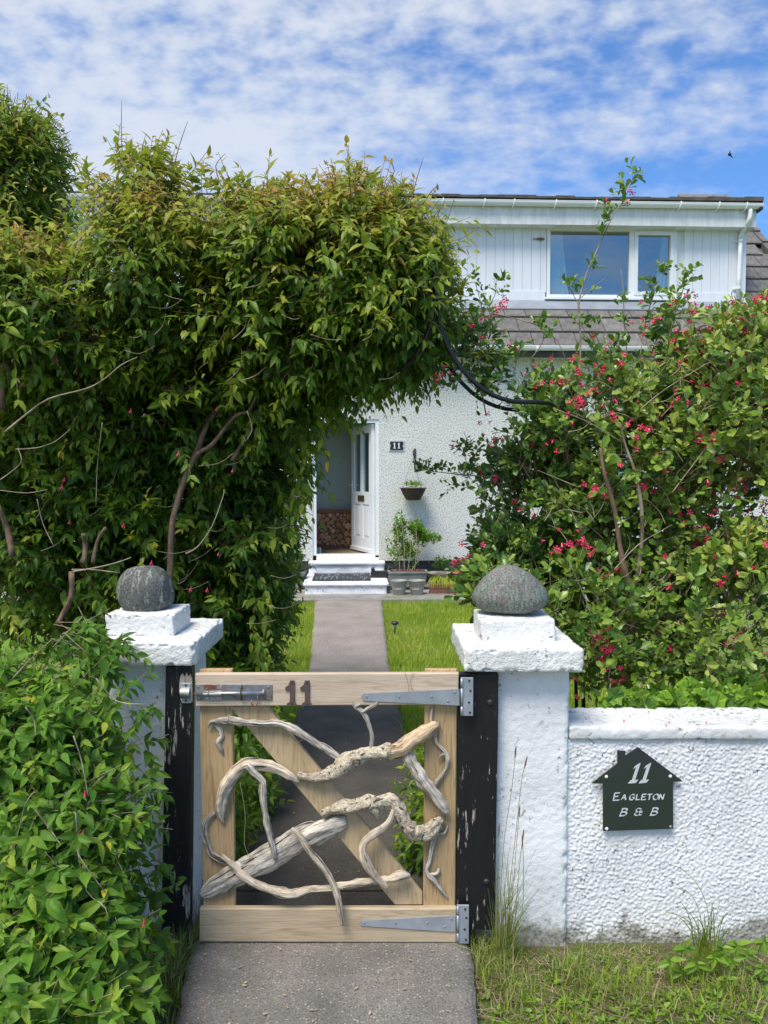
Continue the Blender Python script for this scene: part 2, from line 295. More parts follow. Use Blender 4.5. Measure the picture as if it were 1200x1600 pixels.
MT['grass'] = leafmat('grass_blade', [(0.0, (0.11, 0.19, 0.015)), (0.5, (0.26, 0.38, 0.025)), (0.8, (0.42, 0.50, 0.04)), (1.0, (0.50, 0.46, 0.16))], 0.35, 0.6, (0.42, 0.50, 0.05))
MT['grass_dry'] = leafmat('verge_grass', [(0.0, (0.09, 0.19, 0.02)), (0.48, (0.20, 0.32, 0.03)), (0.66, (0.30, 0.27, 0.10)), (1.0, (0.48, 0.38, 0.24))], 0.25, 0.7, (0.35, 0.35, 0.1))
MT['flower'] = simple('red_flower', (0.85, 0.045, 0.16), 0.45, (0.62, 0.02, 0.08), 40)
MT['bark'] = simple('bark', (0.24, 0.155, 0.10), 0.9, (0.085, 0.055, 0.038), 30, bmp=0.006, bscale=60, sc=(1, 1, 0.4))
MT['twig'] = simple('twig', (0.40, 0.34, 0.25), 0.8, (0.20, 0.14, 0.09), 20)
MT['straw'] = simple('straw', (0.52, 0.43, 0.28), 0.8, (0.30, 0.22, 0.13), 20)
MT['red_twig'] = simple('red_twig', (0.20, 0.10, 0.06), 0.8, (0.13, 0.09, 0.04), 20)
def stone(name, a, b_, c_, rot, scale, lo, hi, dist):
    m, nd, lk, b = mat(name); b.inputs['Roughness'].default_value = 0.7
    n = tex(nd, lk, scale, 7, 0.72, (3.0, 1, .45), rot, dist=dist); n2 = tex(nd, lk, 130, 4, 0.75); n3 = tex(nd, lk, 8, 4, .6)
    c = mixc_(nd, lk, ramp(nd, lk, n3, [(0.4, 0.0), (0.6, 1.0)]), a, b_)
    c = mixc_(nd, lk, ramp(nd, lk, n, [(lo, 0.0), (hi, 1.0)]), c, c_)
    c = mixc_(nd, lk, 1.0, c, ramp(nd, lk, n2, [(0.36, (0.45, 0.45, 0.45)), (0.60, (1.5, 1.5, 1.5))]), 'MULTIPLY')
    lk.new(c, b.inputs['Base Color']); bump(nd, lk, b, n2, 0.0025); return m
MT['stone_green'] = stone('green_grey_stone', (0.115, 0.108, 0.10), (0.165, 0.14, 0.13), (0.17, 0.25, 0.20), (0, R(48), 0), 36, .46, .66, .5)
MT['stone_dark'] = stone('banded_dark_stone', (0.065, 0.072, 0.068), (0.095, 0.10, 0.092), (0.25, 0.26, 0.22), (0, R(-20), 0), 18, .52, .60, .6)
def slate():
    m, nd, lk, b = mat('slate_sign'); b.inputs['Roughness'].default_value = 0.5
    g = nd.new('ShaderNodeNewGeometry'); s = nd.new('ShaderNodeSeparateXYZ'); lk.new(g.outputs['Position'], s.inputs[0])
    a = nd.new('ShaderNodeMath'); a.operation = 'MULTIPLY_ADD'; lk.new(tex(nd, lk, 14, 5, 0.6), a.inputs[0]); a.inputs[1].default_value = 0.25; lk.new(s.outputs[2], a.inputs[2])
    f = ramp(nd, lk, a.outputs[0], [(0.74, 1.0), (0.84, 0.0)])
    lk.new(mixc_(nd, lk, f, (0.030, 0.034, 0.042), (0.024, 0.037, 0.026)), b.inputs['Base Color']); bump(nd, lk, b, tex(nd, lk, 60, 5), 0.0008); return m
MT['slate'] = slate()
MT['letter'] = simple('engraved_letter', (0.62, 0.66, 0.68), 0.6, (0.50, 0.54, 0.56), 60)
MT['terracotta'] = simple('terracotta', (0.46, 0.19, 0.12), 0.75, (0.36, 0.14, 0.09), 5)
MT['beige_pot'] = simple('beige_pot', (0.42, 0.38, 0.27), 0.75)
MT['grey_trough'] = simple('grey_trough', (0.26, 0.28, 0.25), 0.8, (0.17, 0.19, 0.165), 6)
MT['zinc'] = simple('zinc_pail', (0.40, 0.41, 0.38), 0.5, (0.28, 0.28, 0.25), 9, metal=0.3)
MT['compost'] = simple('compost', (0.05, 0.033, 0.022), 0.95, (0.02, 0.014, 0.01), 30, bmp=0.01)
MT['red_mulch'] = simple('bark_chips', (0.28, 0.07, 0.04), 0.9, (0.10, 0.04, 0.03), 40)
MT['rubber'] = simple('rubber_mat', (0.045, 0.050, 0.058), 0.75)
MT['brass'] = simple('dull_brass', (0.12, 0.10, 0.05), 0.5, metal=0.5)
MT['wicker'] = simple('wicker', (0.10, 0.065, 0.045), 0.85, (0.03, 0.02, 0.015), 30, bmp=0.01, bscale=40, sc=(1, 1, 3))
MT['red_plastic'] = simple('red_plastic', (0.55, 0.02, 0.03), 0.4)
MT['black_plastic'] = simple('black_plastic', (0.02, 0.02, 0.022), 0.4)
MT['lamp_glass'] = simple('lamp_glass', (0.50, 0.52, 0.50), 0.2)
MT['step_paint'] = masonry('step_white_paint', 0.9, base=(0.84, 0.85, 0.88), bs=40, bd=0.004)
MT['log_box'] = simple('log_box_board', (0.30, 0.13, 0.07), 0.6, (0.2, 0.09, 0.05), 8)
def slice_mat():
    m, nd, lk, b = mat('log_slice'); b.inputs['Roughness'].default_value = 0.7
    oi = nd.new('ShaderNodeObjectInfo')
    lk.new(ramp(nd, lk, oi.outputs['Random'], [(0, (0.26, 0.115, 0.055)), (0.5, (0.46, 0.24, 0.12)), (1, (0.62, 0.40, 0.22))]), b.inputs['Base Color']); return m
MT['log_slice'] = slice_mat()
MT['log_gap'] = simple('log_gap', (0.20, 0.09, 0.045), 0.9)

# ------------------------------------------------------------------ mesh helpers
class B:
    def __init__(s): s.v = []; s.f = []
    def add(s, v, f):
        o = len(s.v); s.v += [tuple(x) for x in v]; s.f += [tuple(i + o for i in q) for q in f]; return s
    def box(s, x0, x1, y0, y1, z0, z1, bev=0.0):
        if x0 > x1: x0, x1 = x1, x0
        if y0 > y1: y0, y1 = y1, y0
        if z0 > z1: z0, z1 = z1, z0
        if bev <= 0:
            v = [(x, y, z) for z in (z0, z1) for y in (y0, y1) for x in (x0, x1)]
            return s.add(v, [(0, 2, 3, 1), (4, 5, 7, 6), (0, 1, 5, 4), (2, 6, 7, 3), (0, 4, 6, 2), (1, 3, 7, 5)])
        # bevel along y-facing front edges (chamfered outline)
        b = bev
        poly = [(x0 + b, z0), (x1 - b, z0), (x1, z0 + b), (x1, z1 - b), (x1 - b, z1), (x0 + b, z1), (x0, z1 - b), (x0, z0 + b)]
        inn = [(x0 + 2 * b, z0 + b), (x1 - 2 * b, z0 + b), (x1 - b, z0 + 2 * b), (x1 - b, z1 - 2 * b), (x1 - 2 * b, z1 - b), (x0 + 2 * b, z1 - b), (x0 + b, z1 - 2 * b), (x0 + b, z0 + 2 * b)]
        v = [(x, y0, z) for x, z in inn] + [(x, y0 + b, z) for x, z in poly] + [(x, y1, z) for x, z in poly]
        f = [tuple(range(8)), tuple(range(23, 15, -1))]
        for k in (0, 8):
            for i in range(8): j = (i + 1) % 8; f.append((k + j, k + i, k + 8 + i, k + 8 + j))
        return s.add(v, f)
    def prism(s, poly, y0, y1):          # polygon in XZ, extruded in y
        n = len(poly)
        v = [(x, y0, z) for x, z in poly] + [(x, y1, z) for x, z in poly]
        return s.add(v, [tuple(range(n)), tuple(range(2 * n - 1, n - 1, -1))] + [((i + 1) % n, i, n + i, n + (i + 1) % n) for i in range(n)])
    def prismx(s, poly, x0, x1):         # polygon in YZ, extruded in x
        n = len(poly)
        v = [(x0, y, z) for y, z in poly] + [(x1, y, z) for y, z in poly]
        return s.add(v, [tuple(range(n)), tuple(range(2 * n - 1, n - 1, -1))] + [((i + 1) % n, i, n + i, n + (i + 1) % n) for i in range(n)])
    def quad(s, a, b, c, d): return s.add([a, b, c, d], [(0, 1, 2, 3)])
    def lathe(s, prof, cx, cy, n=20, sx=1.0, sy=1.0):
        v = [(cx + r * sx * math.cos(2 * math.pi * k / n), cy + r * sy * math.sin(2 * math.pi * k / n), z) for r, z in prof for k in range(n)]
        f = []
        for i in range(len(prof) - 1):
            for k in range(n): k2 = (k + 1) % n; f.append((i * n + k, i * n + k2, (i + 1) * n + k2, (i + 1) * n + k))
        f.append(tuple(range(n - 1, -1, -1))); f.append(tuple((len(prof) - 1) * n + k for k in range(n)))
        return s.add(v, f)
    def tube(s, pts, rad, n=6, sub=3, rough=0.0, flat=1.0, seed=0, cap=True, groove=0.0):
        pts = [Vector(p) for p in pts]
        if not hasattr(rad, '__len__'): rad = [rad] * len(pts)
        P, Rr = [], []
        for i in range(len(pts) - 1):
            p0 = pts[max(i - 1, 0)]; p1 = pts[i]; p2 = pts[i + 1]; p3 = pts[min(i + 2, len(pts) - 1)]
            for k in range(sub):
                t = k / sub
                P.append(0.5 * ((2 * p1) + (p2 - p0) * t + (2 * p0 - 5 * p1 + 4 * p2 - p3) * t * t + (3 * p1 - p0 - 3 * p2 + p3) * t ** 3))
                Rr.append(rad[i] * (1 - t) + rad[i + 1] * t)
        P.append(pts[-1]); Rr.append(rad[-1]); s.g = getattr(s, 'g', []); ln_ = 0.0; sd2 = seed * 3.1
        o = len(s.v); up = Vector((0, 1, 0.01))
        m = len(P)
        for i, p in enumerate(P):
            if i: ln_ += (p - P[i - 1]).length
            t = (P[min(i + 1, m - 1)] - P[max(i - 1, 0)]);
            if t.length < 1e-9: t = Vector((0, 0, 1))
            t.normalize()
            a = up - t * up.dot(t)
            if a.length < 1e-4: a = Vector((1, 0, 0)) - t * t.x
            a.normalize(); b = t.cross(a)
            for k in range(n):
                an = 2 * math.pi * k / n; r = Rr[i]
                d = a * math.cos(an) * flat + b * math.sin(an)
                if rough:
                    q = p + d * r
                    r *= 1 + rough * (noise.noise(q * 22 + Vector((seed, 0, 0))) + 0.9 * noise.noise(Vector((an * 2.2, i * 0.25, seed + 3.3))))
                    if groove: r *= 1 + groove * noise.noise(Vector((math.cos(an) * 2.6, math.sin(an) * 2.6 + seed, ln_ * 7)))
                s.v.append(tuple(p + d * r)); s.g.append((math.cos(an) * .018 + sd2, math.sin(an) * .018, ln_))
        for i in range(m - 1):
            for k in range(n):
                k2 = (k + 1) % n; s.f.append((o + i * n + k, o + i * n + k2, o + (i + 1) * n + k2, o + (i + 1) * n + k))
        if cap: s.f.append(tuple(o + k for k in range(n - 1, -1, -1))); s.f.append(tuple(o + (m - 1) * n + k for k in range(n)))
        return s
    def ball(s, c, r, n=10, m=6):
        prof = [(math.sin(math.pi * i / m), -math.cos(math.pi * i / m)) for i in range(m + 1)]
        v = [(c[0] + max(p, 1e-3) * (r[0]) * math.cos(2 * math.pi * k / n), c[1] + max(p, 1e-3) * r[1] * math.sin(2 * math.pi * k / n), c[2] + q * r[2]) for p, q in prof for k in range(n)]
        f = [(i * n + k, i * n + (k + 1) % n, (i + 1) * n + (k + 1) % n, (i + 1) * n + k) for i in range(m) for k in range(n)]
        return s.add(v, f)
    def make(s, name, m, parent=None, smooth=False, kind=None, inv=True):
        me = bpy.data.meshes.new(name); me.from_pydata(s.v, [], s.f); me.update()
        if smooth: me.shade_smooth()
        return link(name, me, m, parent, kind, inv)
def link(name, me, m, parent=None, kind=None, inv=True):
    if m is not None:
        if not len(me.materials): me.materials.append(MT[m] if isinstance(m, str) else m)
    o = bpy.data.objects.new(name, me); COL.objects.link(o)
    if parent is not None:
        o.parent = parent
        if inv:
            p = parent; T = Matrix()
            base = p
            while base.parent is not None: base = base.parent
            if parent is base and parent.type == 'EMPTY': o.matrix_parent_inverse = Matrix.Translation(-parent.location)
    if kind: o['kind'] = kind
    return o
def thing(name, label, cat, loc=(0, 0, 0), group=None):
    o = bpy.data.objects.new(name, None); COL.objects.link(o); o.location = loc; o.empty_display_size = 0.1
    o['label'] = label; o['category'] = cat
    if group: o['group'] = group
    return o
def tag(o, label, cat, group=None):
    o['label'] = label; o['category'] = cat
    if group: o['group'] = group
    return o
def dup(root, loc, label=None, rotz=None):
    r = root.copy(); COL.objects.link(r); r.location = loc
    if rotz is not None: r.rotation_euler = (0, 0, rotz)
    if label: r['label'] = label
    for ch in list(root.children):
        c = ch.copy(); COL.objects.link(c); c.parent = r
        for g in list(ch.children):
            d = g.copy(); COL.objects.link(d); d.parent = c
    return r
def rough_box(x0, x1, y0, y1, z0, z1, cell, amp, ns, r=0.01, amp2=0.0, ns2=6.0, seed=0.0, chip=0.0):
    """box surface lattice, rounded and displaced by noise -> verts, faces"""
    nx, ny, nz = [max(2, int(round((b - a) / cell))) for a, b in ((x0, x1), (y0, y1), (z0, z1))]
    idx = {}; V = []; Fc = []
    c = Vector(((x0 + x1) / 2, (y0 + y1) / 2, (z0 + z1) / 2)); h = Vector(((x1 - x0) / 2, (y1 - y0) / 2, (z1 - z0) / 2))
    def vid(i, j, k):
        q = (i, j, k)
        if q in idx: return idx[q]
        p = Vector((x0 + (x1 - x0) * i / nx, y0 + (y1 - y0) * j / ny, z0 + (z1 - z0) * k / nz)) - c
        inn = Vector([max(-h[a] + r, min(h[a] - r, p[a])) for a in range(3)])
        d = p - inn; n = d.normalized() if d.length > 1e-9 else Vector((0, 0, 1))
        w = c + inn + n * r
        s = Vector((seed, seed * 1.7, 0))
        disp = amp * noise.noise(w * ns + s)
        if amp2: disp += amp2 * noise.noise(w * ns2 + s)
        if chip:
            edge = sum(1 for a in range(3) if abs(p[a]) > h[a] - r * 1.3)
            if edge >= 2:
                q2 = noise.noise(w * 38 + s)
                if q2 > 0.12: disp -= chip * (q2 - 0.12) * 3
        idx[q] = len(V); V.append(tuple(w + n * disp)); return idx[q]
    for i in range(nx):
        for k in range(nz):
            for j, fl in ((0, 0), (ny, 1)):
                q = (vid(i, j, k), vid(i + 1, j, k), vid(i + 1, j, k + 1), vid(i, j, k + 1)); Fc.append(q[::-1] if fl else q)
    for j in range(ny):
        for k in range(nz):
            for i, fl in ((0, 1), (nx, 0)):
                q = (vid(i, j, k), vid(i, j + 1, k), vid(i, j + 1, k + 1), vid(i, j, k + 1)); Fc.append(q[::-1] if fl else q)
    for i in range(nx):
        for j in range(ny):
            for k, fl in ((0, 1), (nz, 0)):
                q = (vid(i, j, k), vid(i + 1, j, k), vid(i + 1, j + 1, k), vid(i, j + 1, k)); Fc.append(q[::-1] if fl else q)
    return V, Fc
def rb(name, m, parent, *a, smooth=True, **k):
    b = B(); b.v, b.f = rough_box(*a, **k); return b.make(name, m, parent, smooth=smooth)

# ------------------------------------------------------------------ THE SETTING: ground, path
g = B(); g.quad((-400, -60, 0), (400, -60, 0), (400, 2.9, 0), (-400, 2.9, 0)); g.quad((-400, 2.9, 0), (400, 2.9, 0), (400, 900, 0.02), (-400, 900, 0.02))
g.make('ground', 'soil', kind='structure')
rows = [(1760, 262, 768, .055), (1600, 275, 747, .055), (1540, 286, 742, .055), (1480, 300, 735, .055), (1400, 345, 690, .05), (1300, 393, 668, .045), (1200, 430, 646, .045), (1115, 463, 627, .045), (1040, 484, 608, .04), (985, 489, 602, .04), (938, 492, 597, .04)]
Lp = [gr(a, y, z) for y, a, b, z in rows]; Rp = [gr(b, y, z) for y, a, b, z in rows]
def resample(P, n, amp, sd_):
    out = []
    for i in range(len(P) - 1):
        for k in range(n):
            q = P[i].lerp(P[i + 1], k / n); q = q.copy(); q.x += amp * noise.noise(Vector((q.y * 9, sd_, 0))) + amp * .6 * noise.noise(Vector((q.y * 30, sd_, 5))); out.append(q)
    out.append(P[-1]); return out
Lq, Rq = resample(Lp, 14, .012, 1), resample(Rp, 14, .012, 7)
g = B(); n = len(Lq); NX = 24
for a, b in zip(Lq, Rq):
    for k in range(NX + 1):
        p = a.lerp(b, k / NX); z = p.z + .003 * noise.noise(Vector((p.x * 4, p.y * 4, 0)))
        if k in (0, NX): z -= .008
        g.v.append((p.x, p.y, z))
for i in range(n - 1):
    for k in range(NX): o = i * (NX + 1) + k; g.f.append((o, o + 1, o + NX + 2, o + NX + 1))
o0 = len(g.v)
for a, b in zip(Lq, Rq): g.v += [(a.x, a.y, -.05), (b.x, b.y, -.05)]
for i in range(n - 1):
    g.f.append((i * (NX + 1), (i + 1) * (NX + 1), o0 + 2 * i + 2, o0 + 2 * i)); g.f.append((i * (NX + 1) + NX, o0 + 2 * i + 1, o0 + 2 * i + 3, (i + 1) * (NX + 1) + NX))
g.make('path', 'concrete', kind='structure', smooth=True)
# concrete apron along the house
ya = Lg(545, 938, .04)[1]
HR = thing('white_house', 'white pebbledashed house with tiled roof, wide dormer and open front door', 'house', HP)
def hp(bb, name, m, parent=None, smooth=False, kind=None):       # a part of the house, in its own frame
    o = bb.make(name, m, parent or HR, smooth=smooth, kind=kind, inv=False); return o
ap = B()
q = [hw(-9, ya, .044), hw(7, ya, .044), hw(7, 0.1, .044), hw(-9, 0.1, .044)]
ap.add([tuple(p) for p in q] + [(p.x, p.y, -.05) for p in q], [(0, 1, 2, 3), (0, 4, 5, 1)]); ap.make('concrete_apron', 'apron', kind='structure')

# ------------------------------------------------------------------ HOUSE
XL, XR = -9.0, 5.85
zs = L(540, 868)[1]; dx0 = L(488.5, 800)[0]; dx1 = L(592, 800)[0]; zt = L(590, 655)[1]
ze = L(800, 560)[1]                      # underside of the eave
wx0, wz0 = L(850, 800); wx1, wz1 = L(1010, 672)
zb = L(640, 876)[1]
w = B(); T = .28
def wallrect(x0, x1, z0, z1): w.box(x0, x1, 0, T, z0, z1)
wallrect(XL, dx0, zb, ze); wallrect(dx0, dx1, zt, ze); wallrect(dx1, wx0, zb, ze); wallrect(wx0, wx1, zb, wz0); wallrect(wx0, wx1, wz1, ze); wallrect(wx1, XR, zb, ze)
hp(w, 'wall', 'pebbledash')
p_ = B(); p_.box(XL, dx0 + .0, .02, T, 0, zb); p_.box(dx1, XR, .02, T, 0, zb); hp(p_, 'plinth', 'plinth')
gb = B(); gb.prismx([(T, zb), (T, ze), (3.2, 6.6), (6.5, ze), (6.5, zb)], XR - .25, XR); hp(gb, 'gable_wall', 'pebbledash')
gb = B(); gb.box(XL, XR - .25, 6.2, 6.45, 0, ze); gb.box(XL, XL + .2, T, 6.2, 0, ze); hp(gb, 'rear_wall', 'pebbledash')
# roof plane: 45 degrees
ey = -.32; ez = L(800, 541, ey)[1]
XV = L(1186, 362, 2.1)[0] + .02
def onroof(px, py):                      # local y on the roof plane z = ez + (y-ey) for a given photo row
    lo, hi = ey - .2, 6.0
    for _ in range(40):
        mid = (lo + hi) / 2
        if L(px, py, mid)[1] > ez + (mid - ey): lo = mid
        else: hi = mid
    return lo
dy0 = onroof(800, 471)                   # dormer front plane
dxr = L(1166, 400, dy0)[0]
ridge_y = 3.25; rz = lambda y: ez + (y - ey)
sl_ = B(); sl_.prismx([(ey + .06, rz(ey) - .04), (ridge_y, rz(ridge_y) - .10), (6.9, ez - .1), (6.9, ez - .2), (ridge_y, rz(ridge_y) - .22), (ey + .06, rz(ey) - .16)], XL - .2, XV - .02)
hp(sl_, 'roof', 'felt')
# individual tiles
y1c = onroof(800, 517); gauge = (y1c - ey)
tw = .335; c45 = math.cos(math.pi / 4)
tb = B(); tb.box(-tw / 2 + .006, tw / 2 - .006, -.02, gauge / c45 + .05, 0, .030)
tmesh = None; cnt = 0
tilt = R(45) - math.atan(.030 / (gauge / c45))
for c in range(11):
    yy = ey + c * gauge
    if yy > ridge_y - .2: break
    off = (c % 2) * tw / 2
    x = XV - tw / 2 - .02 - off
    while x > -3.2:
        behind = (yy + .05 > dy0) and x < dxr - tw * .3
        if not behind:
            if tmesh is None:
                o = hp(tb, 'roof_tile', 'tile'); tmesh = o.data
            else:
                o = link('roof_tile', tmesh, None, HR, inv=False)
            o.location = (x, yy - .0, rz(yy) - .012 + .003 * random.random()); o.rotation_euler = (tilt + .006 * random.uniform(-1, 1), 0, R(.25) * random.uniform(-1, 1)); cnt += 1
        x -= tw
vb = B()
for c in range(11):                      # verge caps
    yy = ey + c * gauge
    if yy > ridge_y - .2: break
    v = B(); v.box(-.06, .05, -.02, gauge / c45 + .03, -.07, .05); o = hp(v, 'verge_tile', 'tile'); o.location = (XV, yy, rz(yy) + .005); o.rotation_euler = (tilt, 0, 0)
rc = B(); rc.prismx([(ridge_y - .2, rz(ridge_y) - .17), (ridge_y, rz(ridge_y) + .03), (ridge_y + .2, rz(ridge_y) - .17)], dxr, XV); hp(rc, 'ridge', 'tile')
# eave: soffit, fascia, gutter
e = B(); e.box(XL, XV - .1, ey + .10, -.002, ze - .0, ze + .03); hp(e, 'soffit', 'white_fascia')
e = B(); e.box(XL, XV - .1, ey + .075, ey + .098, ze - .01, ze + .17); hp(e, 'fascia', 'white_fascia')
def gutter(x0, x1, yc, zc, r):
    b = B(); n = 10; pr = []
    for k in range(n + 1):
        a = math.pi * k / n; pr.append((yc - r * math.cos(a), zc - r * math.sin(a)))
    pr = [(yc - r - .004, zc + .008)] + pr + [(yc + r + .004, zc + .008)]
    inn = [(yc + (y - yc) * .9, zc + .008 + (z - zc) * .88) for y, z in reversed(pr)]
    b.prismx(pr + inn, x0, x1); return b
hp(gutter(XL, XV - .06, ey + .02, ze + .125, .052), 'gutter', 'white_upvc', smooth=False)
for k in range(9):
    x = L(640, 550, ey)[0] + k * .95
    b = B(); b.prismx([(ey - .04, ze + .14), (ey - .05, ze + .09), (ey - .01, ze + .055), (ey + .06, ze + .06), (ey + .06, ze + .068), (ey, ze + .066), (ey - .036, ze + .095), (ey - .03, ze + .14)], x, x + .03); hp(b, 'gutter_bracket', 'white_upvc')
# lead flashing
f = B(); fz0 = L(800, 480, dy0 - .16)[1]; zd0 = L(800, 469, dy0)[1]
f.prismx([(dy0 - .20, rz(dy0 - .20) + .045), (dy0 - .02, rz(dy0 - .02) + .04), (dy0 - .005, zd0), (dy0 + .03, zd0), (dy0 + .03, rz(dy0 - .2)), (dy0 - .18, rz(dy0 - .2) + .01)], -6, dxr + .05); hp(f, 'flashing', 'lead')
# dormer
zdt = L(800, 351, dy0)[1]; zbt = L(800, 456, dy0)[1]
XDL = -8.2
bw = (L(1000, 400, dy0)[0] - L(986, 400, dy0)[0])
d = B(); d.box(XDL, dxr, dy0 + .05, dy0 + .16, zd0 - .1, zdt + .25)  # structural wall behind the boards
wdx0, wdz0 = L(853, 467, dy0); wdx1, wdz1 = L(1059, 356, dy0)
dd = B()
for (a, b_, c_, e_) in ((XDL, wdx0, zd0 - .1, zdt + .2), (wdx0, wdx1, zd0 - .1, wdz0), (wdx0, wdx1, wdz1, zdt + .2), (wdx1, dxr, zd0 - .1, zdt + .2)): dd.box(a, b_, dy0 + .03, dy0 + .12, c_, e_)
hp(dd, 'dormer_wall', 'white_fascia')
ck = B(); ck.prismx([(dy0 + .03, zd0 - .1), (dy0 + .03, zdt + .2), (ridge_y + .3, zdt + .2), (ridge_y + .3, rz(ridge_y) - .3), (dy0 + .3, zd0)], dxr - .05, dxr - .001); hp(ck, 'dormer_cheek', 'white_board')
x = dxr; i = 0
x_first = L(560, 400, dy0)[0]
while x > x_first:
    xa, xb = x - bw + .006, x; i += 1
    for (za, zb_) in ([(zbt, zdt + .02)] if (xb < wdx0 + .01 or xa > wdx1 - .01) else [(wdz1, zdt + .02)]):
        if xa < wdx1 < xb: xa = wdx1
        if xa < wdx0 < xb: xb = wdx0; za = zbt
        if zb_ - za < .02: continue
        dz = .001 * random.random(); b = B(); b.prism([(xa, za), (xb, za), (xb, zb_), (xa, zb_)], dy0 + .004 + dz, dy0 + .03)
        b.prism([(xb, za), (xb + .006, za), (xb + .006, zb_), (xb, zb_)], dy0 + .016, dy0 + .03); hp(b, 'cladding_board', 'white_board')
    x -= bw
b = B(); b.box(XDL, x + bw, dy0 + .006, dy0 + .03, zbt, zdt); hp(b, 'cladding_sheet', 'white_board')
b = B(); b.box(XDL, wdx0 - .02, dy0 - .012, dy0 + .03, zd0, zbt + .01); b.box(wdx1 + .02, dxr + .01, dy0 - .012, dy0 + .03, zd0, zbt + .01); hp(b, 'skirt_board', 'white_board')
# dormer fascia / gutter / roof
dfy = dy0 - .22; zf0 = L(800, 350, dfy)[1]; zf1 = L(800, 327, dfy)[1]; dxf = L(1182, 330, dfy)[0]
b = B(); b.box(XDL - .1, dxf, dfy, dfy + .03, zf0, zf1 + .06); b.box(dxf - .03, dxf, dfy + .03, ridge_y, zf0, zf1 + .06); hp(b, 'dormer_fascia', 'white_fascia')
b = B(); b.box(XDL - .1, dxf - .03, dfy + .03, dy0 + .02, zf0 + .005, zf0 + .03); hp(b, 'dormer_soffit', 'white_fascia')
gy = dfy - .06; gz = L(800, 318, gy)[1]; gxr = L(1191, 320, gy)[0]
hp(gutter(XDL - .1, gxr, gy, gz + .025, .062), 'dormer_gutter', 'white_upvc')
for px in (692, 757, 803, 868, 931, 1062, 1122, 1165):
    x = L(px, 320, gy)[0]; b = B()
    b.tube([(x, gy - .055, gz + .05), (x, gy - .068, gz + .01), (x - .012, gy - .04, gz - .04), (x - .03, gy + .05, gz - .07)], .010, n=5); hp(b, 'gutter_bracket', 'white_upvc')
b = B(); zr = L(800, 312, gy)[1]
b.prismx([(gy - .02, zr), (gy - .02, zr + .03), (ridge_y + .4, zr + .28), (ridge_y + .4, zr + .2)], XDL - .2, dxf + .06); hp(b, 'dormer_roof', 'felt')
rx = L(1190, 310, gy)[0]
x = rx; k = 0
et = B(); tsm = None
while x > L(600, 310, gy)[0]:
    wdt = .30; lift = .035 * max(0, 1 - k * .5) if False else 0
    b = B(); hgt = random.uniform(.026, .05) if k > 4 else random.uniform(.05, .075)
    b.box(x - wdt + .004, x, gy - .05 - random.random() * .02, gy + .5, zr + .012, zr + .012 + hgt); hp(b, 'edge_slate', 'felt'); x -= wdt; k += 1
for k in range(6):                       # stepped slates rising at the verge of the dormer roof
    b = B(); x1 = rx - .05 - k * .10; z = zr + .03 + .02 * k
    b.box(x1 - .34, x1, gy + .02 + k * .30, gy + .42 + k * .30, z, z + .045); hp(b, 'verge_slate', 'felt')
b = B(); b.box(rx - .05, rx + .0, gy - .05, gy + .6, gz - .06, zr + .03); hp(b, 'verge_end', 'black_iron')
# downpipe
dp = B(); P = [(1172, 327), (1172, 338), (1169, 347), (1160, 362), (1157, 372)]
pts = [];
for (px, py), yl in zip(P, (gy, gy, gy + .03, dy0 - .07, dy0 - .07)): x, z = L(px, py, yl); pts.append((x, yl, z))
x, z = L(1153.5, 462, dy0 - .07); xt = pts[-1][0]
dp.tube(pts, .038, n=8, sub=2); dp.tube([(xt, dy0 - .07, pts[-1][2]), (x, dy0 - .07, z)], .036, n=8)
hpipe = hp(dp, 'downpipe', 'white_upvc', smooth=True)
for (px, py) in ((1157, 376), (1153.5, 450)):
    x, z = L(px, py, dy0 - .07); b = B(); b.box(x - .06, x + .06, dy0 - .03, dy0 - .0, z - .015, z + .015); b.lathe([(.046, z - .02), (.046, z + .02)], x, dy0 - .07, 10); hp(b, 'pipe_clip', 'white_upvc', hpipe)
def window(x0, x1, z0, z1, y, split, name='window', fw=.07, gaps=None, sash=True):
    f = B()
    def ring(a, b, c, d_, y0, y1, t):
        f.box(a, b, y0, y1, c, c + t); f.box(a, b, y0, y1, d_ - t, d_); f.box(a, a + t, y0, y1, c + t, d_ - t); f.box(b - t, b, y0, y1, c + t, d_ - t)
    ring(x0, x1, z0, z1, y - .02, y + .07, fw * .75)
    f.box(split - .04, split + .04, y - .018, y + .07, z0 + fw * .75, z1 - fw * .75)
    if sash: ring(split + .041, x1 - fw * .75 - .002, z0 + fw * .75 + .002, z1 - fw * .75 - .002, y - .035, y + .03, .055)
    f.box(x0 - .04, x1 + .04, y - .07, y + .0, z0 - .035, z0 - .002)
    o = hp(f, name, 'white_upvc')
    b = B(); b.box(x0 + fw * .7, split - .035, y + .02, y + .026, z0 + fw * .7, z1 - fw * .7); hp(b, 'pane', 'glass', o)
    b = B(); b.box(split + .09, x1 - fw * .75 - .05, y + .02, y + .026, z0 + fw * .75 + .05, z1 - fw * .75 - .05); hp(b, 'pane', 'glass', o)
    return o
wo_ = window(wdx0 + .01, wdx1 - .01, wdz0 + .02, wdz1 - .015, dy0 + .01, L(987, 400, dy0)[0])
def curtain(x0, x1, z0, z1, y, parent, n=5):
    b = B(); m_ = n * 6
    for k in range(m_ + 1):
        x = x0 + (x1 - x0) * k / m_; yy = y + .025 * math.sin(k / 6 * 2 * math.pi); b.v += [(x, yy, z0), (x * .6 + (x0 * .4 if x0 < x1 else x0 * .4), yy, z1)]
    b.f = [(2 * k, 2 * k + 2, 2 * k + 3, 2 * k + 1) for k in range(m_)]
    return hp(b, 'curtain', 'curtain', parent, smooth=True)
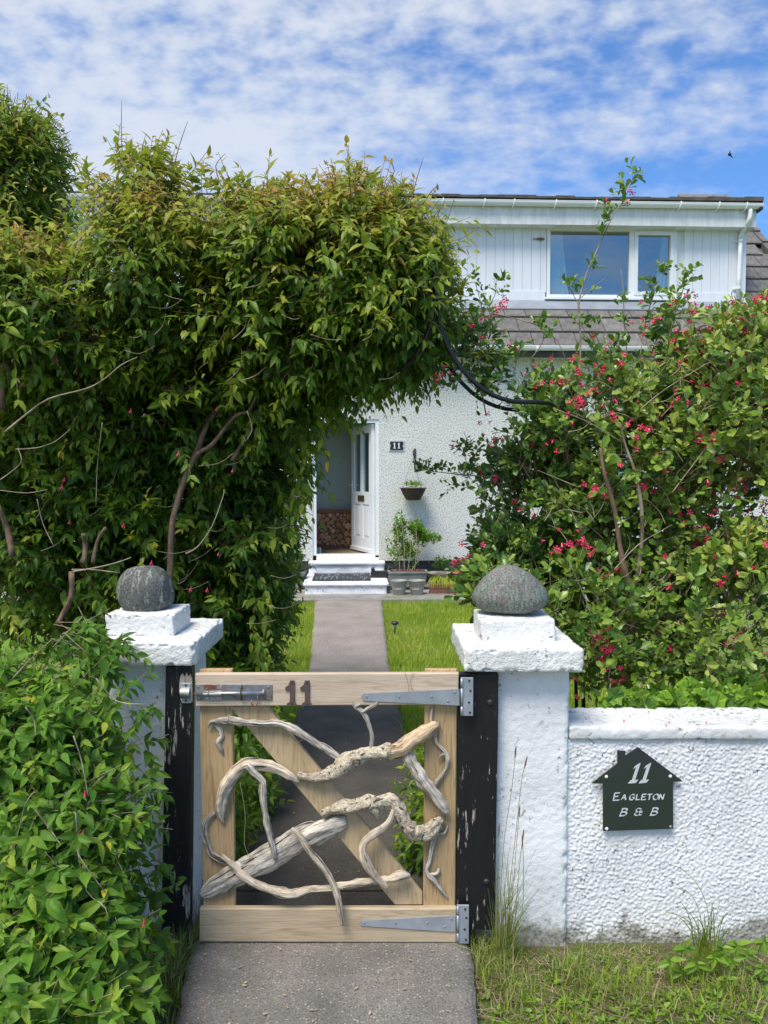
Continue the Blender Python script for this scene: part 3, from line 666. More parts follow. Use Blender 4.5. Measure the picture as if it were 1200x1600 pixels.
a_, _ = L(868, 400, dy0 + .2); b__, _ = L(886, 400, dy0 + .2); curtain(a_ - .1, b__ + .04, wdz0 + .05, wdz1, dy0 + .2, wo_)
a_, _ = L(1024, 400, dy0 + .2); b__, _ = L(1044, 400, dy0 + .2); curtain(b__ + .12, a_ - .02, wdz0 + .05, wdz1, dy0 + .2, wo_)
b = B(); X0, X1, Z0, Z1 = wdx0 - .3, wdx1 + .3, wdz0 - .5, wdz1 + .3
b.quad((X0, dy0 + 1.6, Z0), (X1, dy0 + 1.6, Z0), (X1, dy0 + 1.6, Z1), (X0, dy0 + 1.6, Z1)); b.quad((X0, dy0 + .13, Z0), (X0, dy0 + 1.6, Z0), (X0, dy0 + 1.6, Z1), (X0, dy0 + .13, Z1)); b.quad((X1, dy0 + .13, Z0), (X1, dy0 + 1.6, Z0), (X1, dy0 + 1.6, Z1), (X1, dy0 + .13, Z1)); b.quad((X0, dy0 + .13, Z0), (X1, dy0 + .13, Z0), (X1, dy0 + 1.6, Z0), (X0, dy0 + 1.6, Z0)); b.quad((X0, dy0 + .13, Z1), (X1, dy0 + .13, Z1), (X1, dy0 + 1.6, Z1), (X0, dy0 + 1.6, Z1))
hp(b, 'bedroom', 'hall_wall')
wg = window(wx0 + .005, wx1 - .005, wz0 + .02, wz1 - .005, .05, (wx0 + wx1) / 2, fw=.08)
b = B(); b.box(wx0 - .05, wx1 + .05, .5, .55, wz0 - .05, wz1 + .05); hp(b, 'room_back', 'hall_wall')
# front door
fr = B(); jt = .055
fr.box(dx0, dx0 + jt, .02, .12, zs, zt); fr.box(dx1 - jt, dx1, .02, .12, zs, zt); fr.box(dx0 + jt, dx1 - jt, .02, .12, zt - jt, zt); fr.box(dx0 + jt, dx1 - jt, .0, .12, zs - .03, zs + .02)
fr.box(dx1 + .0, dx1 + .0 + .001, .0, .01, zs, zt)
hp(fr, 'door_frame', 'white_upvc')
hgx, hgy = dx1 - jt - .005, .09; phi = R(69); DW = dx1 - dx0 - 2 * jt - .02; z0, z1 = zs + .025, zt - jt - .01
def leafpt(u, v, z):                     # u from hinge towards the free edge, v out of the outer face
    ux, uy = -math.cos(phi), math.sin(phi); nx_, ny_ = -math.sin(phi), -math.cos(phi)
    return (hgx + ux * u + nx_ * v, hgy + uy * u + ny_ * v, z)
def lbox(b, u0, u1, v0, v1, za, zb_):
    c = [leafpt(u, v, z) for z in (za, zb_) for v in (v0, v1) for u in (u0, u1)]
    b.add(c, [(0, 2, 3, 1), (4, 5, 7, 6), (0, 1, 5, 4), (2, 6, 7, 3), (0, 4, 6, 2), (1, 3, 7, 5)])
hh = z1 - z0; um = DW / 2
b = B(); st = .125; gl0, gl1 = z0 + hh * .475, z1 - .13
lbox(b, 0, st, 0, .05, z0, z1); lbox(b, DW - st, DW, 0, .05, z0, z1); lbox(b, st, DW - st, 0, .05, gl1, z1); lbox(b, st, DW - st, 0, .05, z0, z0 + .22); lbox(b, st, DW - st, 0, .05, gl0 - .20, gl0)
lbox(b, um - .045, um + .045, 0, .05, gl0, gl1); lbox(b, um - .05, um + .05, 0, .05, z0 + .22, gl0 - .20)
lbox(b, 0, DW, .051, .075, z0, z0 + .055)
door = hp(b, 'door', 'white_upvc')
for ua, ub in ((st, um - .045), (um + .045, DW - st)):
    b = B(); lbox(b, ua, ub, .02, .028, gl0, gl1); hp(b, 'pane', 'door_glass', door)
    b = B(); lbox(b, ua + .004, ub - .004, .012, .035, z0 + .224, gl0 - .204); lbox(b, ua + .04, ub - .04, .036, .046, z0 + .26, gl0 - .24); hp(b, 'panel', 'white_upvc', door)
b = B(); lbox(b, um - .13, um + .13, .051, .062, gl0 - .155, gl0 - .06); hp(b, 'letterbox', 'brass', door)
b = B(); lbox(b, DW - .07, DW - .03, .051, .062, z0 + .92, z0 + 1.14); lbox(b, DW - .06, DW - .04, .062, .10, z0 + 1.05, z0 + 1.07); lbox(b, DW - .16, DW - .04, .09, .105, z0 + 1.045, z0 + 1.07)
lbox(b, DW - .06, DW + .06, -.06, -.045, z0 + 1.045, z0 + 1.07); hp(b, 'handle', 'white_upvc', door)
# hallway
hb = Lg(525, 857, zs)[1]
b = B(); b.box(dx0 - .25, dx1 + .02, hb + .12, hb + .2, zs, zt + .1); b.box(dx0 - .3, dx0 - .25, T, hb + .2, zs, zt + .1); b.box(dx1 + .02, dx1 + .07, T, hb + .2, zs, zt + .1); b.box(dx0 - .3, dx1 + .07, T, hb + .2, zt + .1, zt + .15)
hp(b, 'hall_wall', 'hall_wall')
b = B(); b.box(dx0 - .25, dx1 + .02, .12, hb + .12, zs - .05, zs); hp(b, 'hall_floor', 'hall_floor')
lbx = L(540, 798, hb)[1]
lb = B(); lb.box(dx0 - .2, dx1 - .02, hb, hb + .11, zs + .005, lbx); lb.box(dx0 - .22, dx1 - .01, hb - .02, hb + .115, lbx, lbx + .02)
logbox = hp(lb, 'log_faced_cupboard', 'log_box')
b = B(); b.box(dx0 - .19, dx1 - .03, hb - .006, hb - .001, zs + .03, lbx - .03); hp(b, 'backing', 'log_gap', logbox)
placed = []; tries = 0; smesh = None
while len(placed) < 150 and tries < 6000:
    tries += 1; r = random.choice((.055, .05, .042, .036, .028, .022)) if tries < 2500 else random.choice((.03, .022, .016))
    x = random.uniform(dx0 - .18, dx1 - .06); z = random.uniform(zs + .04 + r, lbx - .03 - r)
    if any((x - a) ** 2 + (z - c) ** 2 < ((r + q) * .96) ** 2 for a, c, q in placed): continue
    placed.append((x, z, r))
    if smesh is None:
        sb = B(); poly = [(math.cos(a * math.pi / 5) * (1 + .05 * math.sin(a * 3)), math.sin(a * math.pi / 5)) for a in range(10)]; sb.prism(poly, -.012, 0)
        o = hp(sb, 'log_slice', 'log_slice', logbox); smesh = o.data
    else: o = link('log_slice', smesh, None, logbox, inv=False)
    o.location = (x, hb - .006 - .004 * random.random(), z); o.scale = (r, 1, r); o.rotation_euler = (0, random.random() * 6, 0)
HR.rotation_euler = (0, 0, HA)

# ------------------------------------------------------------------ things at the front of the house
def hthing(name, label, cat, x, y, z, group=None):
    o = thing(name, label, cat, hw(x, y, z), group); o.rotation_euler = (0, 0, HA); o['o'] = 0; del o['o']; return o
def hpart(b, name, m, root, smooth=False, kind=None, parent=None):   # geometry in the root's own axes
    return b.make(name, m, parent or root, smooth=smooth, kind=kind, inv=False)
sx0, syf = Lg(476, 929, .044); sx1, _ = Lg(605, 929, .044)
zl = L(540, 911, syf)[1]; uy = Lg(540, 898, zl)[1]; zu = L(540, 877.5, uy)[1]
ux0, _ = L(481, 890, uy); ux1, _ = L(602, 890, uy)
st_ = thing('front_steps', 'two white painted concrete steps up to the open front door', 'steps', hw((sx0 + sx1) / 2, syf, .04)); st_.rotation_euler = (0, 0, HA)
cx_ = (sx0 + sx1) / 2
def rbl(name, m, par, *a, **k):
    b = B(); b.v, b.f = rough_box(*a, **k); return b.make(name, m, par, smooth=True, inv=False)
rbl('lower_step', 'step_paint', st_, sx0 - cx_, sx1 - cx_, .03, -syf - .02, -.04, zl - .04 - .05, .03, .008, 14, r=.012)
rbl('lower_tread', 'step_paint', st_, sx0 - cx_ - .025, sx1 - cx_ + .025, 0, -syf - .02, zl - .09, zl - .04, .03, .004, 14, r=.012)
rbl('upper_step', 'step_paint', st_, ux0 - cx_ + .01, ux1 - cx_ - .01, uy - syf + .03, -syf - .022, zl - .04, zu - .04 - .06, .03, .008, 14, r=.012)
rbl('upper_tread', 'step_paint', st_, ux0 - cx_, ux1 - cx_, uy - syf, -syf - .021, zu - .10, zu - .04, .03, .004, 14, r=.012)
b = B(); b.box(dx0 - cx_ + .06, dx1 - cx_ - .0, -syf - .14, -syf - .004, zu - .04, zs - .04 - .03); hpart(b, 'sill_block', 'step_paint', st_)
# mat
mx0, my0 = Lg(489, 908, zl); mx1, _ = Lg(578, 908, zl); _, my1 = Lg(540, 897, zl)
mt = hthing('door_mat', 'dark rubber door mat with pale flecks on the lower step', 'door mat', (mx0 + mx1) / 2, my0, zl)
b = B(); w2 = (mx1 - mx0) / 2; dp_ = my1 - my0 - .03; b.box(-w2, w2, 0, dp_, .001, .016)
for s in (-1, 1): b.box(s * w2 - .012, s * w2 + .012, -.005, dp_ + .005, .0005, .022)
b.box(-w2, w2, -.012, .004, .0008, .023); b.box(-w2, w2, dp_ - .004, dp_ + .012, .0008, .023); hpart(b, 'mat_body', 'rubber', mt)
b = B()
for k in range(46):
    x, y = random.uniform(-w2 + .04, w2 - .04), random.uniform(.03, dp_ - .03); b.box(x - .008, x + .008, y - .012, y + .012, .017, .021)
hpart(b, 'flecks', 'letter', mt, kind='stuff')
# boot scraper
x, y = Lg(594, 903, zl)
bs_ = hthing('boot_scraper', 'dark plastic boot brush with upturned ends at the right of the lower step', 'boot scraper', x, y, zl)
b = B(); b.prism([(-.14, .0), (.16, .0), (.17, .14), (.13, .16), (.10, .07), (-.06, .07), (-.09, .15), (-.13, .13)], 0, .16); hpart(b, 'body', 'black_plastic', bs_)
b = B(); b.box(-.07, .11, .03, .13, .072, .095); hpart(b, 'bristles', 'rubber', bs_)
x, y = Lg(519, 876, zu)
kn = hthing('garden_knife', 'small garden knife with red handle lying on the upper step', 'knife', x, y + .03, zu)
b = B(); b.tube([(-.10, 0, .016), (-.03, 0, .02), (.01, -.01, .016)], [.012, .016, .012], n=8); hpart(b, 'handle', 'red_plastic', kn, True)
b = B(); b.tube([(.01, -.01, .016), (.05, -.02, .016), (.10, -.03, .012)], [.013, .014, .006], n=6, flat=.5); hpart(b, 'blade', 'black_plastic', kn, True)
x, y = Lg(583, 874, zu)
jr = hthing('candle_jar', 'small grey tin jar by the right jamb of the front door', 'jar', x, y + .06, zu)
b = B(); b.lathe([(.055, 0), (.062, .01), (.062, .09), (.066, .095), (.06, .10), (.05, .095)], 0, 0, 16); hpart(b, 'body', 'zinc', jr, True)
b = B(); b.lathe([(.069, .06), (.069, .075)], 0, 0, 16); hpart(b, 'band', 'galv', jr)
x, y = Lg(497, 873, zu)
sh = hthing('pale_shoes', 'pale upright pair of shoes leaning by the left door jamb', 'shoes', x, y + .04, zu)
for s in (-.025, .022):
    b = B(); b.tube([(s, 0, .01), (s, .03, .06), (s + .0, .05, .13), (s, .055, .17)], [.022, .026, .024, .016], n=8); hpart(b, 'shoe', 'lamp_glass', sh, True)
# house number plate
x0, z0_ = L(609.5, 703); x1, z1_ = L(630, 690)
pl = hthing('house_number_plate', 'small black number 11 plate with pale border on the pebbledash', 'number plate', (x0 + x1) / 2, -.012, (z0_ + z1_) / 2)
w2, h2 = (x1 - x0) / 2, (z1_ - z0_) / 2
b = B(); b.prism([(-w2 - .02, -h2 - .02), (w2 + .02, -h2 - .02), (w2 + .02, h2 + .02), (-w2 - .02, h2 + .02)], 0, .02); hpart(b, 'border', 'letter', pl)
nt_ = .02; b = B(); b.prism([(-w2, -h2), (w2, -h2), (w2, -nt_), (w2 - .018, 0), (w2, nt_), (w2, h2), (-w2, h2), (-w2, nt_), (-w2 + .018, 0), (-w2, -nt_)], -.008, -.001); hpart(b, 'plate', 'black_plastic', pl)
for s in (-.034, .034):
    b = B(); b.prism([(s - .008, -.035), (s + .009, -.035), (s + .009, .045), (s - .002, .045), (s - .022, .028), (s - .018, .022), (s - .008, .028)], -.014, -.009); b.prism([(s - .022, -.042), (s + .022, -.042), (s + .022, -.034), (s - .022, -.034)], -.0145, -.0095); hpart(b, 'numeral', 'white_upvc', pl)
# hanging basket
bx, bz = L(645.5, 762, -.22)
hb_ = hthing('hanging_basket', 'dark wicker hanging basket with short green plants on the pebbledash wall', 'hanging basket', bx, -.22, bz)
prof = [(.07, -.19), (.10, -.185), (.15, -.11), (.19, -.02), (.20, 0), (.185, .0), (.17, -.03)]
b = B(); b.lathe(prof, 0, 0, 20); hpart(b, 'basket', 'wicker', hb_, False)
for k in range(6):
    z = -.17 + k * .032; r = .105 + .095 * (z + .185) / .18; b = B(); b.tube([(r * math.cos(a * math.pi / 8), r * math.sin(a * math.pi / 8), z + .004 * math.sin(a * 4)) for a in range(17)], .008, n=4, sub=1, cap=False); hpart(b, 'wicker_band', 'wicker', hb_)
b = B(); b.lathe([(.18, -.02), (.17, .0)], 0, 0, 16); hpart(b, 'compost', 'compost', hb_)
hx0, hz0 = L(646, 704); hz1 = L(646, 733)[1]; hxx = hx0 - bx
b = B(); b.box(hxx + .01, hxx + .035, .20, .22, hz1 - bz, hz0 - bz + .03); b.tube([(hxx + .02, .20, hz1 - bz), (hxx - .005, .1, hz0 - bz - .10), (hxx - .02, .0, hz0 - bz)], .008, n=5); b.tube([(hxx - .02, 0, hz0 - bz), (hxx - .02, 0, hz0 - bz - .05), (0, 0, hz0 - bz - .08)], .008, n=5)
hpart(b, 'bracket', 'black_iron', hb_)
for s in ((-.10, -.16), (.12, .12), (-.15, .1)):
    b = B(); b.tube([(0, 0, hz0 - bz - .08), (s[0], s[1], 0)], .0045, n=4); hpart(b, 'hanger', 'lamp_glass', hb_)

# ------------------------------------------------------------------ foliage engine
def leaf_template(secs, fold=.16, droop=.18):
    v = [(0, 0, 0)]; f = []
    for t, wd in secs: z = -droop * t * t; v += [(0, t, z), (-wd, t, z + fold * wd * 1.2), (wd, t, z + fold * wd * 1.2)]
    v.append((0, 1, -droop)); n = len(secs)
    f += [(0, 1, 2), (0, 3, 1)]
    for i in range(n - 1): a = 1 + 3 * i; b = a + 3; f += [(a, b, a + 1), (b, b + 1, a + 1), (a, a + 2, b), (a + 2, b + 2, b)]
    a = 1 + 3 * (n - 1); e = len(v) - 1; f += [(a, e, a + 1), (a, a + 2, e)]
    return np.array(v, float), np.array(f, int)
TP_F = leaf_template([(.28, .195), (.62, .150)], .25, .26); TP_E = leaf_template([(.38, .22), (.75, .27)], .25, .08); TP_BIG = leaf_template([(.15, .13), (.38, .215), (.68, .15)], .28, .28)
def norm(a): return a / np.maximum(np.linalg.norm(a, axis=1, keepdims=True), 1e-9)
def leaf_frames(D, Nn):
    D = norm(D); Nn = norm(Nn - D * np.sum(D * Nn, 1, keepdims=True)); X = np.cross(D, Nn); return X, D, Nn
def leaf_mesh(name, tp, O, D, Nn, Ln, V, m, parent=None, kind=None):
    tv, tf = tp; X, D, Nn = leaf_frames(D, Nn); n = len(O); k = len(tv)
    P = O[:, None, :] + Ln[:, None, None] * (tv[None, :, 0:1] * X[:, None, :] + tv[None, :, 1:2] * D[:, None, :] + tv[None, :, 2:3] * Nn[:, None, :])
    fi = (tf[None] + (np.arange(n) * k)[:, None, None]).reshape(-1, 3)
    return npmesh(name, P.reshape(-1, 3), fi, np.repeat(V, k), m, parent, kind)
def npmesh(name, P, fi, V, m, parent=None, kind=None):
    me = bpy.data.meshes.new(name); nv, nf = len(P), len(fi)
    me.vertices.add(nv); me.vertices.foreach_set('co', P.astype(np.float32).ravel())
    me.loops.add(nf * 3); me.loops.foreach_set('vertex_index', fi.astype(np.int32).ravel())
    me.polygons.add(nf); me.polygons.foreach_set('loop_start', np.arange(nf, dtype=np.int32) * 3)
    try: me.polygons.foreach_set('loop_total', np.full(nf, 3, np.int32))
    except Exception: pass
    at_ = me.attributes.new('v', 'FLOAT', 'POINT'); at_.data.foreach_set('value', V.astype(np.float32))
    me.update(calc_edges=True); me.validate()
    return link(name, me, m, parent, kind)
def stems_mesh(name, A, Bp, r, m, parent=None):
    """thin three-sided stems from A to Bp"""
    n = len(A); D = norm(Bp - A); U = norm(np.cross(D, np.array([[.3, .9, .2]]))); Vv = np.cross(D, U)
    ang = np.array([0, 2.094, 4.189]); ring = U[:, None, :] * np.cos(ang)[None, :, None] + Vv[:, None, :] * np.sin(ang)[None, :, None]
    r = np.broadcast_to(r, (n,))[:, None, None]
    P = np.concatenate([A[:, None, :] + ring * r, Bp[:, None, :] + ring * r * .5], 1).reshape(-1, 3)
    q = np.array([(0, 1, 4), (0, 4, 3), (1, 2, 5), (1, 5, 4), (2, 0, 3), (2, 3, 5)])
    fi = (q[None] + (np.arange(n) * 6)[:, None, None]).reshape(-1, 3)
    return npmesh(name, P, fi, np.zeros(len(P)), m, parent, 'stuff')
def proj(P):
    y = P[:, 1]; zc = y * cp - (P[:, 2] - H) * sp_; yc = y * sp_ + (P[:, 2] - H) * cp
    return CX + F * P[:, 0] / zc, CY - F * yc / zc, zc
VB = {}
def emit_leaves(parent, tp, tpname, O, D, Nn, Ln, V, m, stuffname='foliage', piece='leaf', nobj=300, cell=9):
    """the leaves that show largest become objects, the rest one stuff mesh"""
    px, py, zc = proj(O + D * Ln[:, None] * .5)
    inn = (px > 5) & (px < 1195) & (py > 5) & (py < 1595) & (zc > .3)
    key = (px // cell).astype(int) * 4000 + (py // cell).astype(int)
    order = np.argsort(zc); seen = set(); win = []
    for i in order:
        if not inn[i]: continue
        k = key[i]
        if k in seen: continue
        seen.add(k); win.append(i)
    win = np.array(win, int)
    X_, D_, N_ = leaf_frames(D, Nn)
    area = (Ln[win] / zc[win]) * (0.35 + np.abs(N_[win][:, 1])); win = win[np.argsort(-area)][:nobj]
    rest = np.ones(len(O), bool); rest[win] = False
    X, Dn, Nf = leaf_frames(D, Nn)
    for i in win:
        vb = int(min(7, max(0, V[i] * 8))); kk = (tpname, m, vb)
        if kk not in VB:
            me = bpy.data.meshes.new(piece); me.from_pydata([tuple(q) for q in tp[0]], [], [tuple(int(j) for j in q) for q in tp[1]])
            a = me.attributes.new('v', 'FLOAT', 'POINT'); a.data.foreach_set('value', np.full(len(tp[0]), (vb + .5) / 8, np.float32)); me.materials.append(MT[m]); VB[kk] = me
        o = bpy.data.objects.new(piece, VB[kk]); COL.objects.link(o); o.parent = parent
        Lx = Ln[i]; mt_ = Matrix(((X[i][0] * Lx, Dn[i][0] * Lx, Nf[i][0] * Lx, O[i][0]), (X[i][1] * Lx, Dn[i][1] * Lx, Nf[i][1] * Lx, O[i][1]), (X[i][2] * Lx, Dn[i][2] * Lx, Nf[i][2] * Lx, O[i][2]), (0, 0, 0, 1)))
        o.matrix_parent_inverse = Matrix.Translation(-parent.location); o.matrix_basis = mt_
    leaf_mesh(stuffname, tp, O[rest], D[rest], Nn[rest], Ln[rest], V[rest], m, parent, 'stuff')
def blob(px, py, Y, rx, ry, rd, wgt=1.0):
    c = at(px, py, Y); s = Y / F; return (np.array(c), np.array((rx * s, rd, ry * s)), wgt)
def shell_points(blobs, n, depth=.35, rng=RNG, core=.62, lump=.16, back=.35):
    areas = np.array([(b[1][0] * b[1][2] + b[1][0] * b[1][1] + b[1][1] * b[1][2]) * b[2] for b in blobs]); pr = areas / areas.sum()
    P, Nr = [], []; tot = 0
    while tot < n:
        m_ = n; bi = rng.choice(len(blobs), m_, p=pr); u = norm(rng.normal(size=(m_, 3)))
        c = np.array([b[0] for b in blobs])[bi]; r = np.array([b[1] for b in blobs])[bi]
        q = np.sin(u[:, 0] * 7 + c[:, 0] * 9) * np.sin(u[:, 2] * 8 + c[:, 2] * 5 + 1) * np.sin(u[:, 1] * 6 + 2)
        rr = 1 + lump * q - depth * rng.random(m_) ** 1.6
        p = c + r * u * rr[:, None]; nr = norm(u / r)
        keep = np.ones(m_, bool)
        for (bc, br, _) in blobs:
            e = np.linalg.norm((p - bc) / br, axis=1); keep &= ~(e < core)
        keep &= (nr[:, 1] < .25) | (rng.random(m_) < back)
        keep &= p[:, 2] > .03
        P.append(p[keep]); Nr.append(nr[keep]); tot += keep.sum()
    return np.concatenate(P)[:n], np.concatenate(Nr)[:n]
def sprigs(P, A, Ls, nodes, ll, spread=1.05, grav=.35, pair=True, rng=RNG, vbase=None, tipgain=.35, up=.8, lvar=.3):
    n = len(P); A = norm(A); ref = norm(np.cross(A, norm(rng.normal(size=(n, 3))))); ref2 = np.cross(A, ref)
    O, D, Nn, Ln, V, idx = [], [], [], [], [], []
    bend = np.array([0, 0, -1.0])
    vb = vbase if vbase is not None else rng.random(n) * .5
    for j in range(nodes):
        t = (j + .5) / nodes; c = P + A * (Ls * t)[:, None] + bend * (Ls * .15 * t * t)[:, None]
        for s in ((0, math.pi) if pair else (0,)):
            az = s + j * (math.pi / 2 if pair else 2.4) + rng.normal(0, .3, n)
            rad = ref * np.cos(az)[:, None] + ref2 * np.sin(az)[:, None]
            sprd = spread * (1 - .45 * t)
            d = norm(A * math.cos(sprd) + rad * math.sin(sprd) + bend * (grav * (.7 + .6 * rng.random(n)))[:, None] + rng.normal(0, .13, (n, 3)))
            nn = norm(np.array([0, -.25, up]) + A * .35 + rng.normal(0, .35, (n, 3)))
            sz = ll * (1 - .50 * t ** 2.2) * (1 + lvar * rng.normal(0, 1, n)).clip(.45, 1.7)
            O.append(c); D.append(d); Nn.append(nn); Ln.append(sz); V.append((vb + tipgain * t ** 2 + rng.normal(0, .07, n)).clip(0, 1)); idx.append(np.arange(n))
    return [np.concatenate(q) for q in (O, D, Nn, Ln, V)]

# ------------------------------------------------------------------ LEFT HEDGE
hedge = thing('fuchsia_hedge', 'large dark green fuchsia hedge arching over the path from the left', 'hedge', (-1.6, 4.2, 0))
HB = [blob(180, 800, 4.55, 220, 190, .75), blob(30, 700, 4.3, 120, 260, .6), blob(390, 850, 4.5, 42, 190, .6), blob(355, 990, 4.5, 42, 110, .5), blob(250, 960, 4.6, 130, 130, .4),
      blob(310, 650, 4.25, 150, 140, .6), blob(450, 530, 3.95, 140, 80, .5), blob(590, 485, 3.8, 85, 92, .45), blob(545, 425, 3.8, 115, 85, .45), blob(430, 425, 3.9, 95, 80, .5),
      blob(245, 440, 3.85, 75, 108, .5), blob(62, 500, 3.7, 108, 95, .5), blob(640, 460, 3.7, 42, 75, .3), blob(430, 620, 4.0, 75, 35, .3), blob(440, 690, 4.3, 20, 70, .25),
      blob(234, 322, 3.9, 34, 40, .3), blob(425, 385, 3.85, 62, 28, .3), blob(565, 355, 3.8, 55, 34, .28), blob(610, 390, 3.75, 45, 45, .25), blob(655, 535, 3.75, 18, 40, .15), blob(62, 445, 3.75, 52, 34, .3), blob(160, 600, 4.0, 120, 110, .45)]
P, Nr = shell_points(HB, 11500, .46, lump=.26)
def thin(P, Nr, sc, th, off, cond=None):
    q = np.array([noise.noise(Vector((p[0] * sc + off, p[1] * sc, p[2] * sc))) for p in P]); k = q < th
    if cond is not None: k |= ~cond(P)
    return P[k], Nr[k]
def lowpart(P): x, y, _ = proj(P); return (x < 400) & (y > 570)
P, Nr = thin(P, Nr, 4.2, .02, 9.0, lowpart); P, Nr = thin(P, Nr, 3.2, .28, 2.0)
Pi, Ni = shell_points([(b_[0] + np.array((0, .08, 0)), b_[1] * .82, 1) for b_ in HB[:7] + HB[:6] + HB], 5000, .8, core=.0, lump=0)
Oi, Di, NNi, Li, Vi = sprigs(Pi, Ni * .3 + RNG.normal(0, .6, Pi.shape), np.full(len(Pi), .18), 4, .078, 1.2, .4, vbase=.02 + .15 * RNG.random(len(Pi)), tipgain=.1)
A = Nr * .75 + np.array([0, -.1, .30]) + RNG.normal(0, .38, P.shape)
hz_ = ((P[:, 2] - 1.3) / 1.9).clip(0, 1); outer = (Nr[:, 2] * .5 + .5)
vb = (.01 + .20 * RNG.random(len(P)) + .88 * hz_ * outer ** 1.2 + .14 * (RNG.random(len(P)) < .14)).clip(0, .9)  # low sprigs darker: deep shade put into leaf colour; yellow tops are young growth
Ls = .14 + .10 * RNG.random(len(P))
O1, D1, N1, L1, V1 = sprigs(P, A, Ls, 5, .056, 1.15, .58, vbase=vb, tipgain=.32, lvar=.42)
# spiky upright shoots along the top
tops = []
for px, py, h_ in [(195, 250, .32), (225, 262, .28), (150, 300, .22), (275, 275, .25), (310, 290, .22), (350, 300, .16), (400, 308, .14), (445, 295, .2), (430, 300, .15), (480, 310, .12), (520, 300, .15), (560, 285, .18), (590, 290, .15), (640, 325, .28), (650, 330, .22), (60, 400, .15), (30, 400, .15), (110, 400, .14), (690, 410, .14), (700, 450, .12), (240, 250, .25), (210, 255, .2), (380, 300, .12)]:
    for k in range(3): tops.append((at(px + random.uniform(-14, 14), py + random.uniform(0, 12), 3.75 + random.uniform(-.15, .25)), h_ * random.uniform(.4, .85)))
TPp = np.array([tuple(t[0]) for t in tops]); TL = np.array([t[1] for t in tops]); TA = np.array([0, 0, 1.0]) + RNG.normal(0, .28, TPp.shape)
O2, D2, N2, L2, V2 = sprigs(TPp, TA, TL, 8, .058, 1.0, .30, vbase=.45 + .3 * RNG.random(len(TPp)), tipgain=.38)
# hanging sprays on the underside, over the doorway and the path
hang = []
for px, py in [(480, 630), (505, 632), (525, 628), (545, 615), (565, 600), (590, 590), (615, 585), (640, 580), (660, 570), (675, 560), (465, 650), (455, 690), (478, 712), (462, 745), (445, 780), (440, 820), (428, 860), (422, 900), (412, 940), (408, 980), (405, 1010), (480, 690), (500, 645), (472, 760), (690, 520), (700, 495)]:
    for k in range(4): hang.append(at(px + random.uniform(-18, 4), py + random.uniform(-22, 8), 4.0 + random.uniform(-.15, .35)))
HPp = np.array([tuple(t) for t in hang]); HAx = np.array([.35, -.2, -.6]) + RNG.normal(0, .3, HPp.shape)
O3, D3, N3, L3, V3 = sprigs(HPp, HAx, .16 + .08 * RNG.random(len(HPp)), 5, .062, .9, .6, vbase=.25 + .3 * RNG.random(len(HPp)), tipgain=.25)
cat = lambda *a: np.concatenate(a)
# long arching sprays standing out of the mass
Pa, Na = shell_points(HB, 420, .05, core=.8, back=.1)
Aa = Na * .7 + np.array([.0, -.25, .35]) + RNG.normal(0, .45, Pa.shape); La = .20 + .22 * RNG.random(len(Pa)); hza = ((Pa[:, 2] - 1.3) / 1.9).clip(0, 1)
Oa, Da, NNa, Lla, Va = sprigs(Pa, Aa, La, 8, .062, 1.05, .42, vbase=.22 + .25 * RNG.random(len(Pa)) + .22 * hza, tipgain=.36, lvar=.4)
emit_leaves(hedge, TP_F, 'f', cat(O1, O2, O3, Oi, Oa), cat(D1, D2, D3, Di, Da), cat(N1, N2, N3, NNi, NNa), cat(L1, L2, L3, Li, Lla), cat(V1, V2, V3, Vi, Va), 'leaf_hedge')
stems_mesh('twigs', cat(P - norm(A) * .10, TPp - TA * .03, HPp, Pa - norm(Aa) * .1), cat(P + norm(A) * Ls[:, None] * .9, TPp + norm(TA) * TL[:, None] * .95, HPp + norm(HAx) * .15, Pa + norm(Aa) * La[:, None] * .9 - np.array([0, 0, .02])), .0022, 'red_twig', hedge)
def limb(root, pts, Y, r0, r1, m='bark', name='branch', n=7, rough=.25, dY=None):
    k = len(pts); P_ = []
    if root.name == 'fuchsia_hedge' and max(q[1] for q in pts) > 560: Y += .06 if m == 'bark' else .05
    for i, (px, py) in enumerate(pts):
        yy = Y + (dY or 0) * i / max(1, k - 1) + .02 * math.sin(i * 2.1); P_.append(at(px, py, yy))
    b = B(); kk = .62 if name == 'twig' else .85; P_ = [p + Vector((random.uniform(-1, 1), 0, random.uniform(-1, 1))) * (.010 if k > 2 and 0 < i < k - 1 else 0) for i, p in enumerate(P_)]; b.tube(P_, [(r0 + (r1 - r0) * i / (k - 1)) * kk for i in range(k)], n=n, rough=rough, seed=random.random() * 50); return b.make(name, m, root, smooth=True)
limb(hedge, [(262, 960), (265, 881), (269, 820), (282, 768), (295, 725), (313, 694), (321, 666), (347, 631), (373, 608), (400, 592), (440, 570)], 3.62, .021, .010, dY=.15)
limb(hedge, [(295, 735), (306, 712), (330, 694), (365, 653), (386, 642), (400, 620)], 3.60, .014, .007)
limb(hedge, [(362, 720), (375, 695), (392, 665), (405, 640)], 3.66, .012, .006)
limb(hedge, [(0, 640), (6, 600), (5, 570), (30, 600), (50, 598)], 3.35, .018, .010)
limb(hedge, [(20, 870), (12, 822), (-4, 790)], 3.4, .018, .014)
limb(hedge, [(90, 975), (104, 950), (114, 930), (112, 893)], 3.05, .014, .012)
limb(hedge, [(114, 893), (150, 884), (180, 877), (205, 871)], 3.02, .006, .003, 'twig', 'twig')
limb(hedge, [(112, 890), (145, 893), (186, 895)], 3.02, .005, .0025, 'twig', 'twig')
limb(hedge, [(132, 880), (133, 850), (130, 835)], 3.2, .013, .010)
limb(hedge, [(145, 880), (155, 850), (165, 825)], 3.2, .011, .008)
